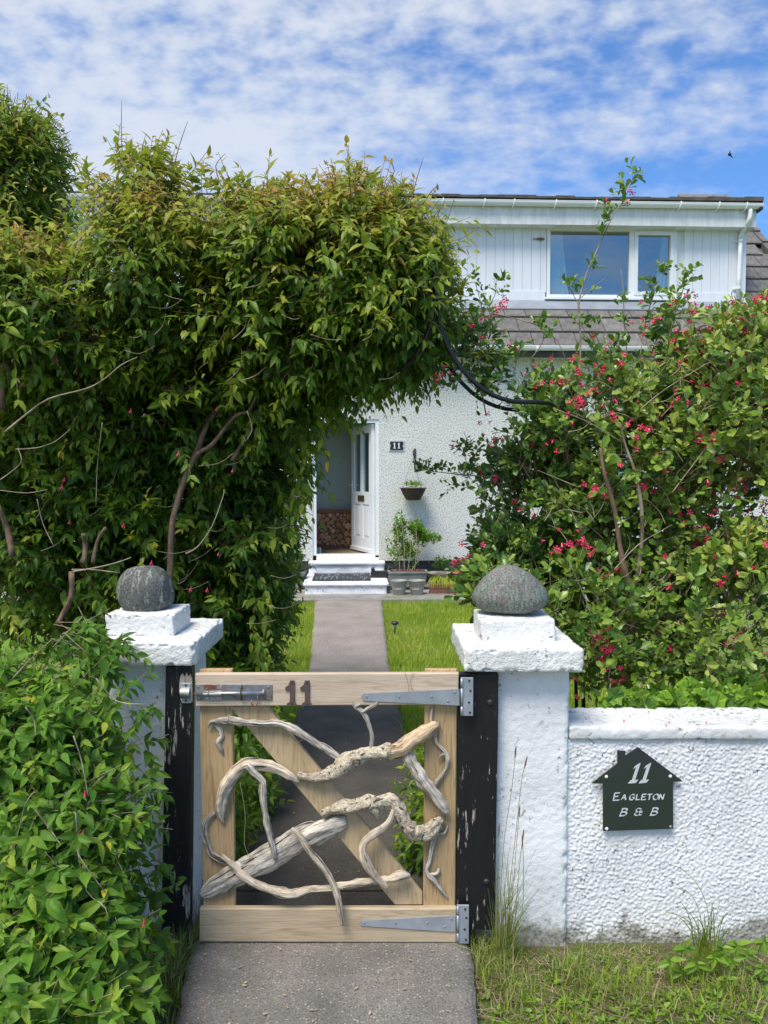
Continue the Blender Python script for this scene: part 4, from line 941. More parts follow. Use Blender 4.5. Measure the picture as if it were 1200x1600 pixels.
limb(hedge, [(8, 675), (37, 647), (75, 625), (135, 606), (165, 592), (190, 572), (215, 558)], 3.15, .007, .003, 'twig', 'twig')
limb(hedge, [(24, 702), (60, 700), (90, 688), (110, 670)], 3.2, .004, .002, 'twig', 'twig')
limb(hedge, [(0, 750), (20, 738), (31, 720), (28, 700)], 3.1, .004, .002, 'twig', 'twig')
limb(hedge, [(0, 766), (40, 767), (74, 765)], 3.1, .003, .002, 'twig', 'twig')
limb(hedge, [(58, 780), (70, 815), (85, 855)], 3.2, .003, .002, 'twig', 'twig')
limb(hedge, [(290, 865), (310, 855), (333, 820), (345, 775), (350, 765)], 3.5, .006, .003, 'twig', 'twig')
limb(hedge, [(386, 642), (393, 672), (383, 690)], 3.5, .004, .002, 'twig', 'twig')
limb(hedge, [(160, 660), (155, 720), (150, 790)], 3.4, .004, .002, 'twig', 'twig')
limb(hedge, [(365, 708), (340, 725), (310, 728)], 3.5, .003, .002, 'twig', 'twig')
for pts in [[(195, 280), (193, 220), (190, 158)], [(270, 270), (278, 232), (293, 190)], [(140, 300), (122, 260), (105, 228)], [(600, 300), (615, 265), (605, 248)], [(640, 340), (650, 290), (662, 245)], [(345, 290), (338, 262), (352, 240)], [(225, 290), (222, 240), (228, 210)], [(660, 320), (675, 300), (684, 290)]]:
    limb(hedge, pts, 3.7, .005, .0016, 'red_twig', 'twig', n=4)
for k in range(60):                      # bare twigs poking out of the face of the hedge
    px, py = random.uniform(30, 640), random.uniform(320, 980)
    if px > 430 and py > 600: continue
    a = random.uniform(-.6, .9); ln = random.uniform(25, 60); limb(hedge, [(px, py), (px + ln * .5 * math.cos(a), py - ln * .5 * math.sin(a)), (px + ln * math.cos(a + .25), py - ln * math.sin(a + .25))], (3.25 if py < 600 else 3.6) + random.uniform(0, .15), .003, .0012, 'twig', 'twig', n=4)
# flowers
def flower_mesh():
    b = B(); n = 5
    b.lathe([(.08, 0), (.12, .35), (.16, .6)], 0, 0, 5)
    for k in range(n):
        a = 2 * math.pi * k / n; c, s = math.cos(a), math.sin(a); b.add([(.15 * c, .15 * s, .58), (.38 * c - .16 * s, .38 * s + .16 * c, .74), (.52 * c, .52 * s, .70), (.38 * c + .16 * s, .38 * s - .16 * c, .74)], [(0, 1, 2, 3)])
    return b
fb = flower_mesh(); FV = np.array(fb.v); FT = []
for q in fb.f:
    for i in range(1, len(q) - 1): FT.append((q[0], q[i], q[i + 1]))
FT = np.array(FT)
def fuchsia_mesh():
    b = B(); b.tube([(0, 0, 0), (0, 0, .3), (0, 0, .5)], [.05, .07, .12], n=5, sub=1)
    for k in range(4):
        a = math.pi / 2 * k; c, s = math.cos(a), math.sin(a); b.add([(.1 * c, .1 * s, .45), (.26 * c - .1 * s, .26 * s + .1 * c, .7), (.32 * c, .32 * s, .98), (.26 * c + .1 * s, .26 * s - .1 * c, .7)], [(0, 1, 2, 3)])
    b.tube([(0, 0, .5), (0, 0, 1.2)], [.08, .03], n=4, sub=1); return b
def emit_flowers(root, pts, axes, size, base, name='flower'):
    src = None
    for i, (p, a) in enumerate(zip(pts, axes)):
        if src is None: me = bpy.data.meshes.new(name); me.from_pydata(base.v, [], base.f); me.materials.append(MT['flower']); src = me
        o = bpy.data.objects.new(name, src); COL.objects.link(o); o.parent = root; o.matrix_parent_inverse = Matrix.Translation(-root.location)
        q = Vector(a).to_track_quat('Z', 'Y'); o.rotation_mode = 'QUATERNION'; o.rotation_quaternion = q; o.location = p; s = size * random.uniform(.75, 1.2); o.scale = (s, s, s)
fp = [at(random.uniform(20, 660), random.uniform(330, 960), random.uniform(3.4, 3.6)) for _ in range(30)]
fp = [p for p in fp if not (proj(np.array([tuple(p)]))[0][0] > 420 and proj(np.array([tuple(p)]))[1][0] > 600)]
emit_flowers(hedge, fp, [(random.uniform(-.2, .2), random.uniform(-.2, .2), -1)] * len(fp), .024, fuchsia_mesh())

# far left tall shrub
tall = thing('tall_fuchsia_shrub', 'tall olive green shrub rising above the hedge at the far left', 'shrub', (-2.2, 4.9, 0))
TB = [blob(22, 285, 4.7, 56, 80, .4), blob(-20, 350, 4.6, 70, 120, .4), blob(38, 235, 4.7, 24, 36, .25), blob(0, 400, 4.9, 80, 100, .35)]
P, Nr = shell_points(TB, 1500, .4); A = Nr * .6 + np.array([0, -.1, .5]) + RNG.normal(0, .35, P.shape)
O1, D1, N1, L1, V1 = sprigs(P, A, .16 + .1 * RNG.random(len(P)), 5, .062, 1.0, .45, vbase=.20 + .38 * RNG.random(len(P)), tipgain=.40)
emit_leaves(tall, TP_F, 'f', O1, D1, N1, L1, V1, 'leaf_hedge', nobj=200)
stems_mesh('twigs', P - norm(A) * .12, P + norm(A) * .2, .003, 'red_twig', tall)
limb(tall, [(-20, 640), (-25, 480), (-10, 380), (10, 300), (30, 220)], 4.85, .03, .008)
limb(tall, [(-10, 420), (12, 392), (30, 365)], 4.3, .012, .005)

# ------------------------------------------------------------------ FRONT LEFT SHRUB
front = thing('bright_fuchsia_shrub', 'bright green leafy shrub spilling over the left gate pillar to the ground', 'shrub', (-1.0, 2.2, 0))
FB = [blob(65, 1150, 2.35, 70, 65, .14), blob(10, 1090, 2.4, 50, 45, .12), blob(135, 1150, 2.42, 40, 42, .08), blob(70, 1290, 2.25, 110, 105, .18), blob(150, 1225, 2.42, 26, 60, .06), blob(160, 1315, 2.42, 22, 60, .06), blob(50, 1450, 2.1, 125, 100, .22), blob(148, 1420, 2.34, 28, 75, .10), blob(75, 1570, 2.0, 105, 60, .22), blob(10, 1590, 1.85, 100, 70, .2), blob(160, 1530, 2.25, 26, 36, .1)]
P, Nr = shell_points(FB, 2000, .6, lump=.28, back=.3); A = Nr * .5 + np.array([.12, -.25, .1]) + RNG.normal(0, .45, P.shape)
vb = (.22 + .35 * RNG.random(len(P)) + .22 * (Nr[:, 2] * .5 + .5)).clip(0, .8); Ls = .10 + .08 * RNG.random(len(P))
pyf = proj(P)[1]; llf = .050 + .015 * ((pyf - 1250) / 250).clip(0, 1)
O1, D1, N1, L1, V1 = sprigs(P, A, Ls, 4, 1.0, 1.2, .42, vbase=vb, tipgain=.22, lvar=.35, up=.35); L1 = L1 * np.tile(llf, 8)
V1[RNG.random(len(V1)) < .006] = 1.0
# loose sprays at the right edge and over the cap
ex = [at(px, py, Y) for px, py, Y in [(q_[0] - 10, q_[1], q_[2]) for q_ in [(215, 1080, 2.45), (225, 1120, 2.45), (240, 1160, 2.46), (215, 1210, 2.45), (235, 1240, 2.42), (235, 1290, 2.4), (250, 1350, 2.4), (235, 1390, 2.38), (200, 1010, 2.5), (180, 1000, 2.55), (170, 1030, 2.5), (150, 985, 2.6), (120, 1010, 2.5), (140, 1035, 2.5), (150, 1010, 2.5), (110, 1040, 2.5), (130, 985, 2.52), (140, 965, 2.54), (120, 975, 2.54), (155, 1030, 2.48), (165, 1015, 2.5), (130, 1050, 2.48), (150, 1050, 2.46), (110, 1000, 2.52), (165, 1045, 2.47), (140, 1000, 2.5), (240, 1460, 2.35), (245, 1400, 2.4), (215, 1500, 2.3)]] for _ in range(2)]
EP = np.array([tuple(q) for q in ex]) + RNG.normal(0, .012, (len(ex), 3)); EA = np.array([.7, -.25, -.05]) + RNG.normal(0, .35, EP.shape)
O2, D2, N2, L2, V2 = sprigs(EP, EA, .07 + .05 * RNG.random(len(EP)), 4, .050, 1.1, .45, vbase=.2 + .4 * RNG.random(len(EP)), tipgain=.15)
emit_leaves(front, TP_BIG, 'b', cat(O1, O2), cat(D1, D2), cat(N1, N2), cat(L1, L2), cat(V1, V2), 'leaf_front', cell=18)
stems_mesh('twigs', cat(P - norm(A) * .08, EP - norm(EA) * .08), cat(P + norm(A) * Ls[:, None] * .9, EP + norm(EA) * .09), .0018, 'twig', front)
for pts in [[(115, 1150), (128, 1190), (138, 1245)], [(12, 1365), (25, 1290), (40, 1255), (55, 1235)], [(118, 1270), (122, 1320), (130, 1340), (165, 1395)], [(55, 1265), (80, 1305), (95, 1320)], [(40, 1105), (55, 1130), (55, 1150)], [(120, 1320), (135, 1390), (165, 1420), (172, 1460)], [(150, 1060), (180, 1090), (230, 1100)], [(20, 1060), (50, 1030), (80, 1000)]]:
    limb(front, pts, 2.02, .0032, .0016, 'twig', 'twig', n=5)
limb(front, [(60, 1640), (70, 1500), (90, 1300), (100, 1150)], 2.45, .012, .006)
fp = [at(px, py, 2.05) for px, py in [(133, 1235), (130, 1297), (225, 1435)]]
emit_flowers(front, fp, [(0, -.2, -1)] * len(fp), .018, fuchsia_mesh())

# plants just inside the gate
inside = thing('shade_plant', 'dark leafy undergrowth on the left of the path behind the gate', 'plant', (-.75, 3.6, 0))
IB = [blob(385, 1190, 3.75, 28, 110, .3), blob(365, 1090, 4.2, 60, 60, .3), blob(350, 1300, 3.4, 30, 90, .25)]
P, Nr = shell_points(IB, 420, .4); A = Nr * .6 + np.array([.1, -.1, .4]) + RNG.normal(0, .3, P.shape)
emit_leaves(inside, TP_F, 'f', *sprigs(P, A, np.full(len(P), .14), 4, .055, 1.1, .4, vbase=.1 + .3 * RNG.random(len(P))), 'leaf_hedge', nobj=120)
insr = thing('shade_plant', 'dark weedy plant on the right of the path behind the gate', 'plant', (.25, 3.4, 0))
IB = [blob(662, 1330, 3.2, 18, 50, .15), blob(668, 1230, 3.4, 20, 40, .15)]
P, Nr = shell_points(IB, 110, .4); A = Nr * .6 + np.array([-.1, -.1, .4]) + RNG.normal(0, .3, P.shape)
emit_leaves(insr, TP_F, 'f', *sprigs(P, A, np.full(len(P), .12), 4, .05, 1.1, .4, vbase=.1 + .3 * RNG.random(len(P))), 'leaf_hedge', nobj=60)

# ------------------------------------------------------------------ RIGHT SHRUB (escallonia)
esc = thing('escallonia_shrub', 'big glossy shrub with small red flowers behind the right wall', 'shrub', (1.4, 3.7, 0))
EB = [blob(1010, 760, 3.85, 170, 185, .55, 1.1), blob(1150, 700, 3.55, 120, 190, .45, 1.1), blob(850, 800, 4.05, 90, 100, .4, 1.3), blob(805, 875, 3.95, 62, 55, .3), blob(1165, 540, 3.7, 60, 36, .3, .8), blob(930, 970, 3.6, 120, 100, .4), blob(1130, 960, 3.4, 130, 110, .35), blob(960, 635, 3.85, 75, 45, .35, .8),
      blob(1070, 590, 3.8, 50, 40, .25, .6), blob(1045, 520, 3.75, 16, 30, .1, .5), blob(800, 600, 3.9, 50, 32, .2, .4), blob(740, 560, 3.9, 35, 50, .18, .5), blob(760, 750, 4.1, 55, 25, .15, .8), blob(880, 660, 3.8, 60, 50, .25, .8), blob(925, 590, 3.75, 30, 30, .15, .4), blob(760, 930, 3.6, 30, 45, .2), blob(1180, 850, 3.3, 60, 100, .2)]
P, Nr = shell_points(EB, 7400, .8, core=.30, lump=.34)
def thin(P, Nr, sc, th, off, cond=None):
    q = np.array([noise.noise(Vector((p[0] * sc + off, p[1] * sc, p[2] * sc))) for p in P]); k = q < th
    if cond is not None: k |= ~cond(P)
    return P[k], Nr[k]
P, Nr = thin(P, Nr, 3.6, .20, 4.0); A = Nr * .55 + np.array([0, -.1, .55]) + RNG.normal(0, .42, P.shape)
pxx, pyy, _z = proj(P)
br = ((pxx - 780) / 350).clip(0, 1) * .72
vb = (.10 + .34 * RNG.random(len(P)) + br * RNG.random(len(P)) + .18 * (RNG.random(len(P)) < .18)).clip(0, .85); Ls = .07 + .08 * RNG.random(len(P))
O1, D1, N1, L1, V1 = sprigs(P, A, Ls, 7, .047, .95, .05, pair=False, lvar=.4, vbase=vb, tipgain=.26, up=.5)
shoots = []
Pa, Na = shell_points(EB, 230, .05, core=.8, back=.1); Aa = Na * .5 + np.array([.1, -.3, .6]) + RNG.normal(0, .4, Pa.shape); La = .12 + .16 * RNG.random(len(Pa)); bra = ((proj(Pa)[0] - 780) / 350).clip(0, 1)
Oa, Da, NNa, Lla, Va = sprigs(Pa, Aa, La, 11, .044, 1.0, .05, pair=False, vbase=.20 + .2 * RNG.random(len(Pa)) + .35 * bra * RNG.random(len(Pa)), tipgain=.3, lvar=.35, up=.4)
def shoot(pts, Y, r0, clusters, tip=.5):
    limb(esc, pts, Y, r0, .0018, 'twig', 'branch', n=5); V_ = [at(x, y, Y) for x, y in pts]
    for t in clusters:
        s = t * (len(V_) - 1); i = min(int(s), len(V_) - 2); q = V_[i].lerp(V_[i + 1], s - i)
        for k in range(3): shoots.append((q + Vector((random.uniform(-.02, .02), random.uniform(-.02, .02), 0)), Vector((random.uniform(-.8, .8), random.uniform(-.5, .3), random.uniform(.2, 1)))))
shoot([(905, 600), (906, 530), (905, 480), (915, 430), (940, 380), (955, 340), (975, 310), (990, 275)], 3.6, .006, [.2, .35, .45, .6, .7, .78, .85, .92, 1.0])
shoot([(905, 480), (895, 462), (885, 445)], 3.6, .003, [.9]); shoot([(908, 465), (925, 450), (945, 435)], 3.6, .002, [])
shoot([(1020, 640), (1040, 560), (1050, 500), (1065, 460), (1075, 425)], 3.6, .005, [.3, .45, .6, .7, .8, .9, 1.0])
shoot([(1000, 560), (1010, 500), (1025, 460), (1030, 430)], 3.65, .004, [.3, .5, .65, .8, 1.0, 1.0])
shoot([(980, 560), (978, 500), (972, 455), (970, 420)], 3.7, .003, [.1, .3, .5])
shoot([(760, 650), (748, 600), (745, 540), (755, 490), (742, 440)], 3.9, .005, [.2, .4, .5, .6, .7, .8, .9, 1.0]); shoot([(755, 490), (770, 465), (775, 440)], 3.9, .003, [.6, 1.0])
shoot([(765, 490), (800, 493), (840, 508), (870, 535), (885, 565)], 3.85, .004, [.0, .55, .6])
shoot([(850, 690), (800, 740), (740, 742), (690, 740), (668, 736)], 4.05, .006, [.3, .4, .5, .6, .7, .8, .9, 1.0, 1.0]); shoot([(735, 742), (728, 715), (722, 698)], 4.05, .003, [.5, .8, 1.0])
shoot([(860, 760), (830, 730), (800, 710), (775, 700)], 4.0, .004, [.5, .7, 1.0])
shoot([(1150, 620), (1170, 540), (1185, 490), (1195, 465)], 3.6, .005, [.4, .6, .8, 1.0]); shoot([(1120, 560), (1130, 510), (1140, 480)], 3.6, .004, [.5, .8, 1.0])
shoot([(830, 560), (850, 530), (848, 505)], 3.85, .003, [.5, 1.0]); shoot([(945, 600), (925, 545), (930, 510)], 3.7, .003, [.5, 1.0]); shoot([(700, 560), (690, 520), (700, 470)], 3.85, .003, [.4, .7, 1.0])
SPp = np.array([tuple(s[0]) for s in shoots]); SA = np.array([tuple(s[1]) for s in shoots])
O2, D2, N2, L2, V2 = sprigs(SPp, SA, .05 + .04 * RNG.random(len(SPp)), 6, .036, .9, .05, pair=False, vbase=.25 + .45 * RNG.random(len(SPp)), tipgain=.2, up=.4)
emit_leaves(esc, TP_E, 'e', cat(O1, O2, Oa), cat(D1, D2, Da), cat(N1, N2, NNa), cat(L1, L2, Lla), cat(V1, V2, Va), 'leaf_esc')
stems_mesh('twigs', cat(P - norm(A) * .07, Pa - norm(Aa) * .07), cat(P + norm(A) * Ls[:, None] * .9, Pa + norm(Aa) * La[:, None]), .0016, 'twig', esc)
limb(esc, [(985, 1060), (985, 985), (988, 930), (975, 870), (960, 800), (945, 740), (938, 700)], 3.35, .020, .008, 'bark')
limb(esc, [(988, 930), (1000, 860), (1002, 800), (990, 740), (980, 700), (968, 660)], 3.38, .013, .005, 'twig')
limb(esc, [(988, 935), (1030, 915), (1060, 890), (1100, 860), (1150, 845)], 3.35, .014, .007, 'bark')
limb(esc, [(1010, 1000), (1060, 970), (1110, 955), (1200, 948)], 3.3, .012, .006, 'bark')
limb(esc, [(1150, 900), (1120, 820), (1170, 760), (1180, 700)], 3.4, .012, .007, 'bark')
limb(esc, [(880, 680), (895, 740), (910, 780), (905, 900)], 3.7, .012, .010, 'bark')
for pts in [[(1050, 770), (1080, 730), (1110, 690)], [(1000, 640), (1040, 610), (1110, 565)], [(1100, 640), (1170, 600), (1195, 560)], [(960, 890), (1000, 850), (1050, 820)], [(1000, 960), (1040, 920), (1110, 880)], [(1190, 850), (1150, 870), (1110, 900)], [(940, 1010), (915, 940), (890, 880)], [(870, 640), (920, 660), (970, 690)], [(1060, 970), (1080, 1030), (1130, 1060)], [(900, 760), (870, 745), (840, 735)], [(1010, 1030), (1040, 1070), (1060, 1100)], [(950, 1070), (960, 1030), (1000, 1000)]]:
    limb(esc, pts, 3.2 + random.uniform(0, .1), .0045, .002, 'twig', 'twig', n=5)
for k in range(85):
    px, py = random.uniform(850, 1190), random.uniform(560, 1060); a = random.uniform(0, 3.1); ln = random.uniform(20, 65)
    limb(esc, [(px, py), (px + ln * .5 * math.cos(a), py - ln * .5 * math.sin(a)), (px + ln * math.cos(a + .3), py - ln * math.sin(a + .3))], 3.18 + random.uniform(0, .25), .0034, .0014, 'twig', 'twig', n=4)
# flowers in loose hanging clusters
cl = [(1150, 480), (1180, 485), (1195, 540), (1165, 510), (1140, 560), (1185, 580), (1190, 620), (1110, 530), (1090, 480), (1150, 760), (1185, 800), (1090, 760), (1030, 720), (1120, 715), (1060, 630), (1110, 840), (1145, 865), (1165, 890), (1105, 845), (955, 900), (720, 885), (730, 870), (1150, 1000), (1125, 960), (945, 1010), (925, 760), (770, 690), (760, 660), (765, 485), (742, 510), (690, 590), (820, 540), (850, 700), (895, 570), (885, 600), (850, 605), (900, 560), (925, 600), (950, 580), (1130, 500), (1160, 490), (1180, 520), (1195, 500), (1100, 510), (1070, 520), (1150, 540), (1190, 470), (1170, 560), (940, 540), (965, 570), (1000, 610), (1050, 570), (1100, 600), (870, 690), (800, 770), (780, 740), (830, 800), (880, 850), (960, 730), (1010, 760), (1060, 800), (1100, 690), (910, 850), (930, 990), (900, 1040), (960, 1050), (1080, 560), (1120, 580), (1180, 640), (840, 660), (890, 640), (910, 620), (960, 640), (725, 700), (790, 470), (990, 500), (1040, 480), (1010, 545), (980, 300), (750, 940), (745, 900), (1000, 680), (1150, 600), (1175, 700), (860, 560), (835, 575)]
FPt, FAx = [], []
for (px, py) in cl:
    Yc = {True: 3.9, False: 3.45}[px < 870] + random.uniform(-.1, .1)
    if py < 620: Yc = 3.6
    c = at(px, py, Yc - .12); nf = random.randint(2, 6) + (6 if px > 1080 or py > 820 else 0)
    for k in range(nf): FPt.append(c + Vector((random.gauss(0, .030), random.gauss(0, .02), random.gauss(0, .026)))); FAx.append(Vector((random.uniform(-.9, .9), random.uniform(-1, .2), random.uniform(-1, .5))))
Pf, Nf_ = shell_points(EB, 420, .1, core=.6); kf = RNG.random(len(Pf)) < .12 + .55 * ((proj(Pf)[0] - 850) / 300).clip(0, 1); Pf, Nf_ = Pf[kf], Nf_[kf]
for p, nn in zip(Pf, Nf_): FPt.append(Vector(p) + Vector(nn) * .06); FAx.append(Vector((random.uniform(-.9, .9), random.uniform(-1, .2), random.uniform(-1, .5))))
order = sorted(range(len(FPt)), key=lambda i: FPt[i].y)
emit_flowers(esc, [FPt[i] for i in order[:300]], [FAx[i] for i in order[:300]], .029, fb)
rest = order[300:]; VV = []; FF = []
for i in rest:
    q = FAx[i].to_track_quat('Z', 'Y').to_matrix(); s = .029 * random.uniform(.75, 1.15); M_ = np.array(q) * s
    FF.append(FT + len(VV) * len(FV)); VV.append(FV @ M_.T + np.array(tuple(FPt[i])))
npmesh('blossom', np.concatenate(VV), np.concatenate(FF), np.zeros(len(VV) * len(FV)), 'flower', esc, 'stuff')

# ------------------------------------------------------------------ garden arch of black pipe
arch = thing('garden_arch', 'black plastic pipe garden arch half hidden between hedge and red flowered shrub', 'garden arch', (.1, 3.5, 0))
ptsA = [(912, 1110), (908, 960), (903, 820), (900, 735), (893, 690), (880, 650), (855, 630), (800, 627), (757, 610), (720, 575), (697, 535), (686, 500), (682, 455), (676, 400)]
ptsB = [(676, 400), (680, 455), (672, 510), (650, 555), (612, 588), (560, 602), (480, 604), (420, 605), (388, 622), (362, 655), (350, 700), (345, 760), (343, 870), (341, 1080)]
for Y, sc_, ox, oy in ((3.45, 1.0, 0, 0), (3.95, .985, -6, 12)):
    b = B(); pts = [at(600 + (x - 600) * sc_ + ox, y + oy, Y + (0 if x > 660 else (660 - x) * .0026) + max(0, min(.4, (x - 850) * .008))) for x, y in ptsA + ptsB[1:]]
    b.tube(pts, .0105, n=8, sub=3); b.make('pipe', 'black_pipe', arch, smooth=True)
for (x, y) in ((903, 850), (690, 530), (380, 632), (600, 592)):
    b = B(); yo = (0 if x > 660 else (660 - x) * .0026); b.tube([at(x, y, 3.45 + yo), at(600 + (x - 600) * .985 - 6, y + 12, 3.95 + yo)], .007, n=6); b.make('rung', 'black_pipe', arch)
for (x, y) in ((902, 800),):
    b = B(); b.tube([at(x - 18, y - 16, 3.84), at(x + 60, y + 6, 3.84)], .005, n=5); b.make('tie_bar', 'black_pipe', arch)

# ------------------------------------------------------------------ WALL + PILLARS
YW = 2.68
zc_t = at(1000, 1136, YW - .014).z; zc_b = at(1000, 1157, YW - .014).z; wxl = at(885, 1300, YW).x
wall = thing('boundary_wall', 'white roughcast garden wall with smooth coping right of the gate', 'wall', (1.3, YW, 0))
b = B(); X1 = 2.6; nx_, nz_ = int((X1 - wxl + .04) / .0039), int((zc_b + .05) / .0039)
for k in range(nz_ + 1):
    for i in range(nx_ + 1):
        x = wxl - .04 + (X1 - wxl + .04) * i / nx_; z = -.05 + (zc_b + .05) * k / nz_
        q = Vector((x, 0, z)); n1 = noise.noise(q * 118 + Vector((0, 0, .6 * q.x * 20))); n2 = noise.noise(q * 160 + Vector((3, 0, 0))); n3 = noise.noise(q * 6)
        b.v.append((x, YW - .0064 * max(n1, -.08) - .0028 * n2 - .003 * n3, z))
for k in range(nz_):
    for i in range(nx_): o = k * (nx_ + 1) + i; b.f.append((o, o + 1, o + nx_ + 2, o + nx_ + 1))
b.box(wxl - .04, X1, YW + .012, YW + .20, -.05, zc_b)
b.make('wall_body', 'roughcast', wall, smooth=True)
yback = gr(1000, 1104, zc_t).y
rb('coping', 'coping', wall, wxl + .003, X1 + .02, YW - .014, max(yback, YW + .22), zc_b, zc_t, .009, .0018, 70, r=.009, amp2=.0035, ns2=6, chip=.006)
pet = B()
for k in range(30):
    px, py = random.uniform(890, 1195), random.uniform(1108, 1134); p = gr(px, py, zc_t + .004); s = random.uniform(.0015, .004); a = random.random() * 6
    pet.add([(p.x + s * math.cos(a + q) * 1.3, p.y + s * math.sin(a + q), p.z + .001 * q) for q in (0, 1.57, 3.14, 4.71)], [(0, 1, 2, 3)])
pet.make('fallen_petals', 'flower', kind='stuff')
def pillar(label, pxl, pxr, cap, plinth, group='gate pillars', YP=2.66):
    x0, x1 = at(pxl, 1300, YP).x, at(pxr, 1300, YP).x
    cl_, cr, cyt, cyb = cap; YC = YP - .075
    zb_, zt_ = at(0, cyb, YC).z, at(0, cyt, YC).z
    t = thing('gate_pillar', label, 'pillar', ((x0 + x1) / 2, YP + .17, 0), group)
    rb('shaft', 'render_smooth', t, x0, x1, YP, YP + .34, -.06, zb_ + .01, .0085, .0020, 60, r=.011, amp2=.005, ns2=5, seed=x0, chip=.006)
    rb('cap', 'render_cap', t, at(cl_, cyb, YC).x, at(cr, cyb, YC).x, YC, YP + .40, zb_, zt_, .0065, .0022, 75, r=.008, amp2=.004, ns2=8, seed=x0 + 3, chip=.012)
    pl_, pr_, pyt, pyb = plinth
    YQ = gr(700, pyb, zt_).y; zp = at(0, pyt, YQ).z
    rb('plinth', 'render_cap', t, at(pl_, pyb, YQ).x, at(pr_, pyb, YQ).x, YQ, YQ + .235, zt_ - .01, zp, .0065, .002, 80, r=.007, amp2=.003, ns2=8, seed=x0 + 9, chip=.011)
    return t, YQ, zp
pr, YQr, zpr = pillar('white rendered gate pillar topped with a grey green domed stone', 745, 887, (725, 912, 1014, 1051), (751, 868, 968, 1002))
pl2, YQl, zpl = pillar('white rendered gate pillar topped with a banded dark stone, half hidden by leaves', 172, 290, (150, 304, 1005, 1041), (164, 272, 960, 994))
def rock(name, label, m, x0, x1, y0, y1, Y, dep, shape, seed):
    a = at(x0, y1, Y); c = at(x1, y0, Y); cx, cz = (a.x + c.x) / 2, (a.z + c.z) / 2; rx, rz_ = (c.x - a.x) / 2, (c.z - a.z) / 2
    b = B(); n, m_ = 44, 28
    for i in range(m_ + 1):
        th = math.pi * i / m_
        for k in range(n):
            ph = 2 * math.pi * k / n; u = Vector((math.sin(th) * math.cos(ph), math.sin(th) * math.sin(ph), -math.cos(th)))
            x, y, z = shape(u); q = Vector((x, y, z)); d = .05 * noise.noise(q * 1.6 + Vector((seed, 0, 0))) + .012 * noise.noise(q * 7)
            b.v.append((cx + rx * x * (1 + d), Y + dep * y * (1 + d), cz + rz_ * z * (1 + d)))
    b.f = [(i * n + k, i * n + (k + 1) % n, (i + 1) * n + (k + 1) % n, (i + 1) * n + k) for i in range(m_) for k in range(n)]
    o = b.make(name, m, smooth=True); return tag(o, label, 'stone')
def dome(u):
    z = u.z; w_ = 1.0
    zz_ = z if z > 0 else z * .9
    rr = (1 - .42 * max(0, z) ** 1.3); pw = abs(u.z) ** .9 * (1 if u.z > 0 else -1)
    if z < -.3: zz_ = -.3 * .9 - (-(z) - .3) * .9
    e = 2.5; l = (abs(u.x) ** e + abs(u.y) ** e + abs(u.z) ** e) ** (1 / e)
    x, y, z2 = u.x / l, u.y / l, u.z / l
    k = 1 - .56 * max(0, (z2 + .45) / 1.45) ** 1.6
    z3 = z2 if z2 > -.82 else -.82 - (z2 + .82) * .0
    return (x * k * 1.02 - .05 * max(0, z2), y * k, (z3 + .09) * .97)
def loaf(u):
    e = 2.5; l = (abs(u.x) ** e + abs(u.y) ** e + abs(u.z) ** e) ** (1 / e); x, y, z = u.x / l, u.y / l, u.z / l
    z = max(z, -.93); return (x * (1 - .10 * z * x) + .10 * z * -1 * .5, y * .95, z + .05 * x)
rock('domed_stone', 'smooth green grey domed stone on the right gate pillar', 'stone_green', 738, 856, 884, 966, YQr + .125, .10, dome, 2.2)
rock('banded_stone', 'rounded dark stone with pale bands on the left gate pillar', 'stone_dark', 187, 268, 884, 962, YQl + .125, .09, loaf, 5.1)

# ------------------------------------------------------------------ POSTS
YPo = 2.615
def post(label, pts_top, pts_bot, seed):
    (xa, xb, yt), (xc, xd, yb_) = pts_top, pts_bot
    A_, B_ = at(xa, yt, YPo), at(xb, yt, YPo); C_, D_ = at(xc, yb_, YPo), at(xd, yb_, YPo)
    b = B(); b.v, b.f = rough_box(0, 1, YPo, YPo + .042, 0, 1, .045, 0, 1, r=.0001)
    V = []
    for (x, y, z) in b.v:
        l = C_.lerp(A_, z); r = D_.lerp(B_, z); q = l.lerp(r, x); d = .0012 * noise.noise(Vector((q.x * 30 + seed, y * 30, q.z * 6)))
        V.append((q.x + d, y - d * 1.5, q.z))
    b.v = V; t = thing('gate_post', label, 'gate post', (C_.x, YPo, 0), 'black gate posts'); b.make('plank', 'peeling', t); return t
pR = post('wide black peeling timber post carrying the gate hinges', (716, 779, 1054), (713, 773, 1453), 3)
pL = post('narrow black timber post with bolt keeper and chipped patch at its top', (259, 300, 1042), (252, 296, 1478), 8)
for (x, y) in ((766, 1098), (760, 1378)):
    p = at(x, y, YPo - .004); b = B(); b.lathe([(.011, -.004), (.010, 0), (.006, .004)], 0, 0, 10); o = b.make('bolt_head', 'screw', pR); o.matrix_basis = Matrix.Translation(p) @ Matrix.Rotation(R(90), 4, 'X')
def zx(x, y): return 240 + .45 * x, 1020 + .45 * y
def chip_patch():
    b = B(); poly = [(92, 82), (100, 70), (108, 84), (114, 68), (121, 82), (128, 72), (133, 90), (134, 170), (120, 176), (96, 168), (88, 130)]
    P_ = [at(*zx(*q), YPo - .0025) for q in poly]; n = len(P_)
    b.prism([(p.x, p.z) for p in reversed(P_)], YPo - .0028, YPo + .01); b.make('bare_patch', 'bare_wood', pL)
chip_patch()
def zb_box(b, xa, ya, xb, yb, y0, y1, bev=.0):
    p, q = at(*zx(xa, yb), y0), at(*zx(xb, ya), y0); b.box(p.x, q.x, y0, y1, p.z, q.z, bev)
b = B(); zb_box(b, 97, 105, 129, 175, YPo - .006, YPo - .0035, .0006); kp = b.make('bolt_keeper', 'galv', pL)
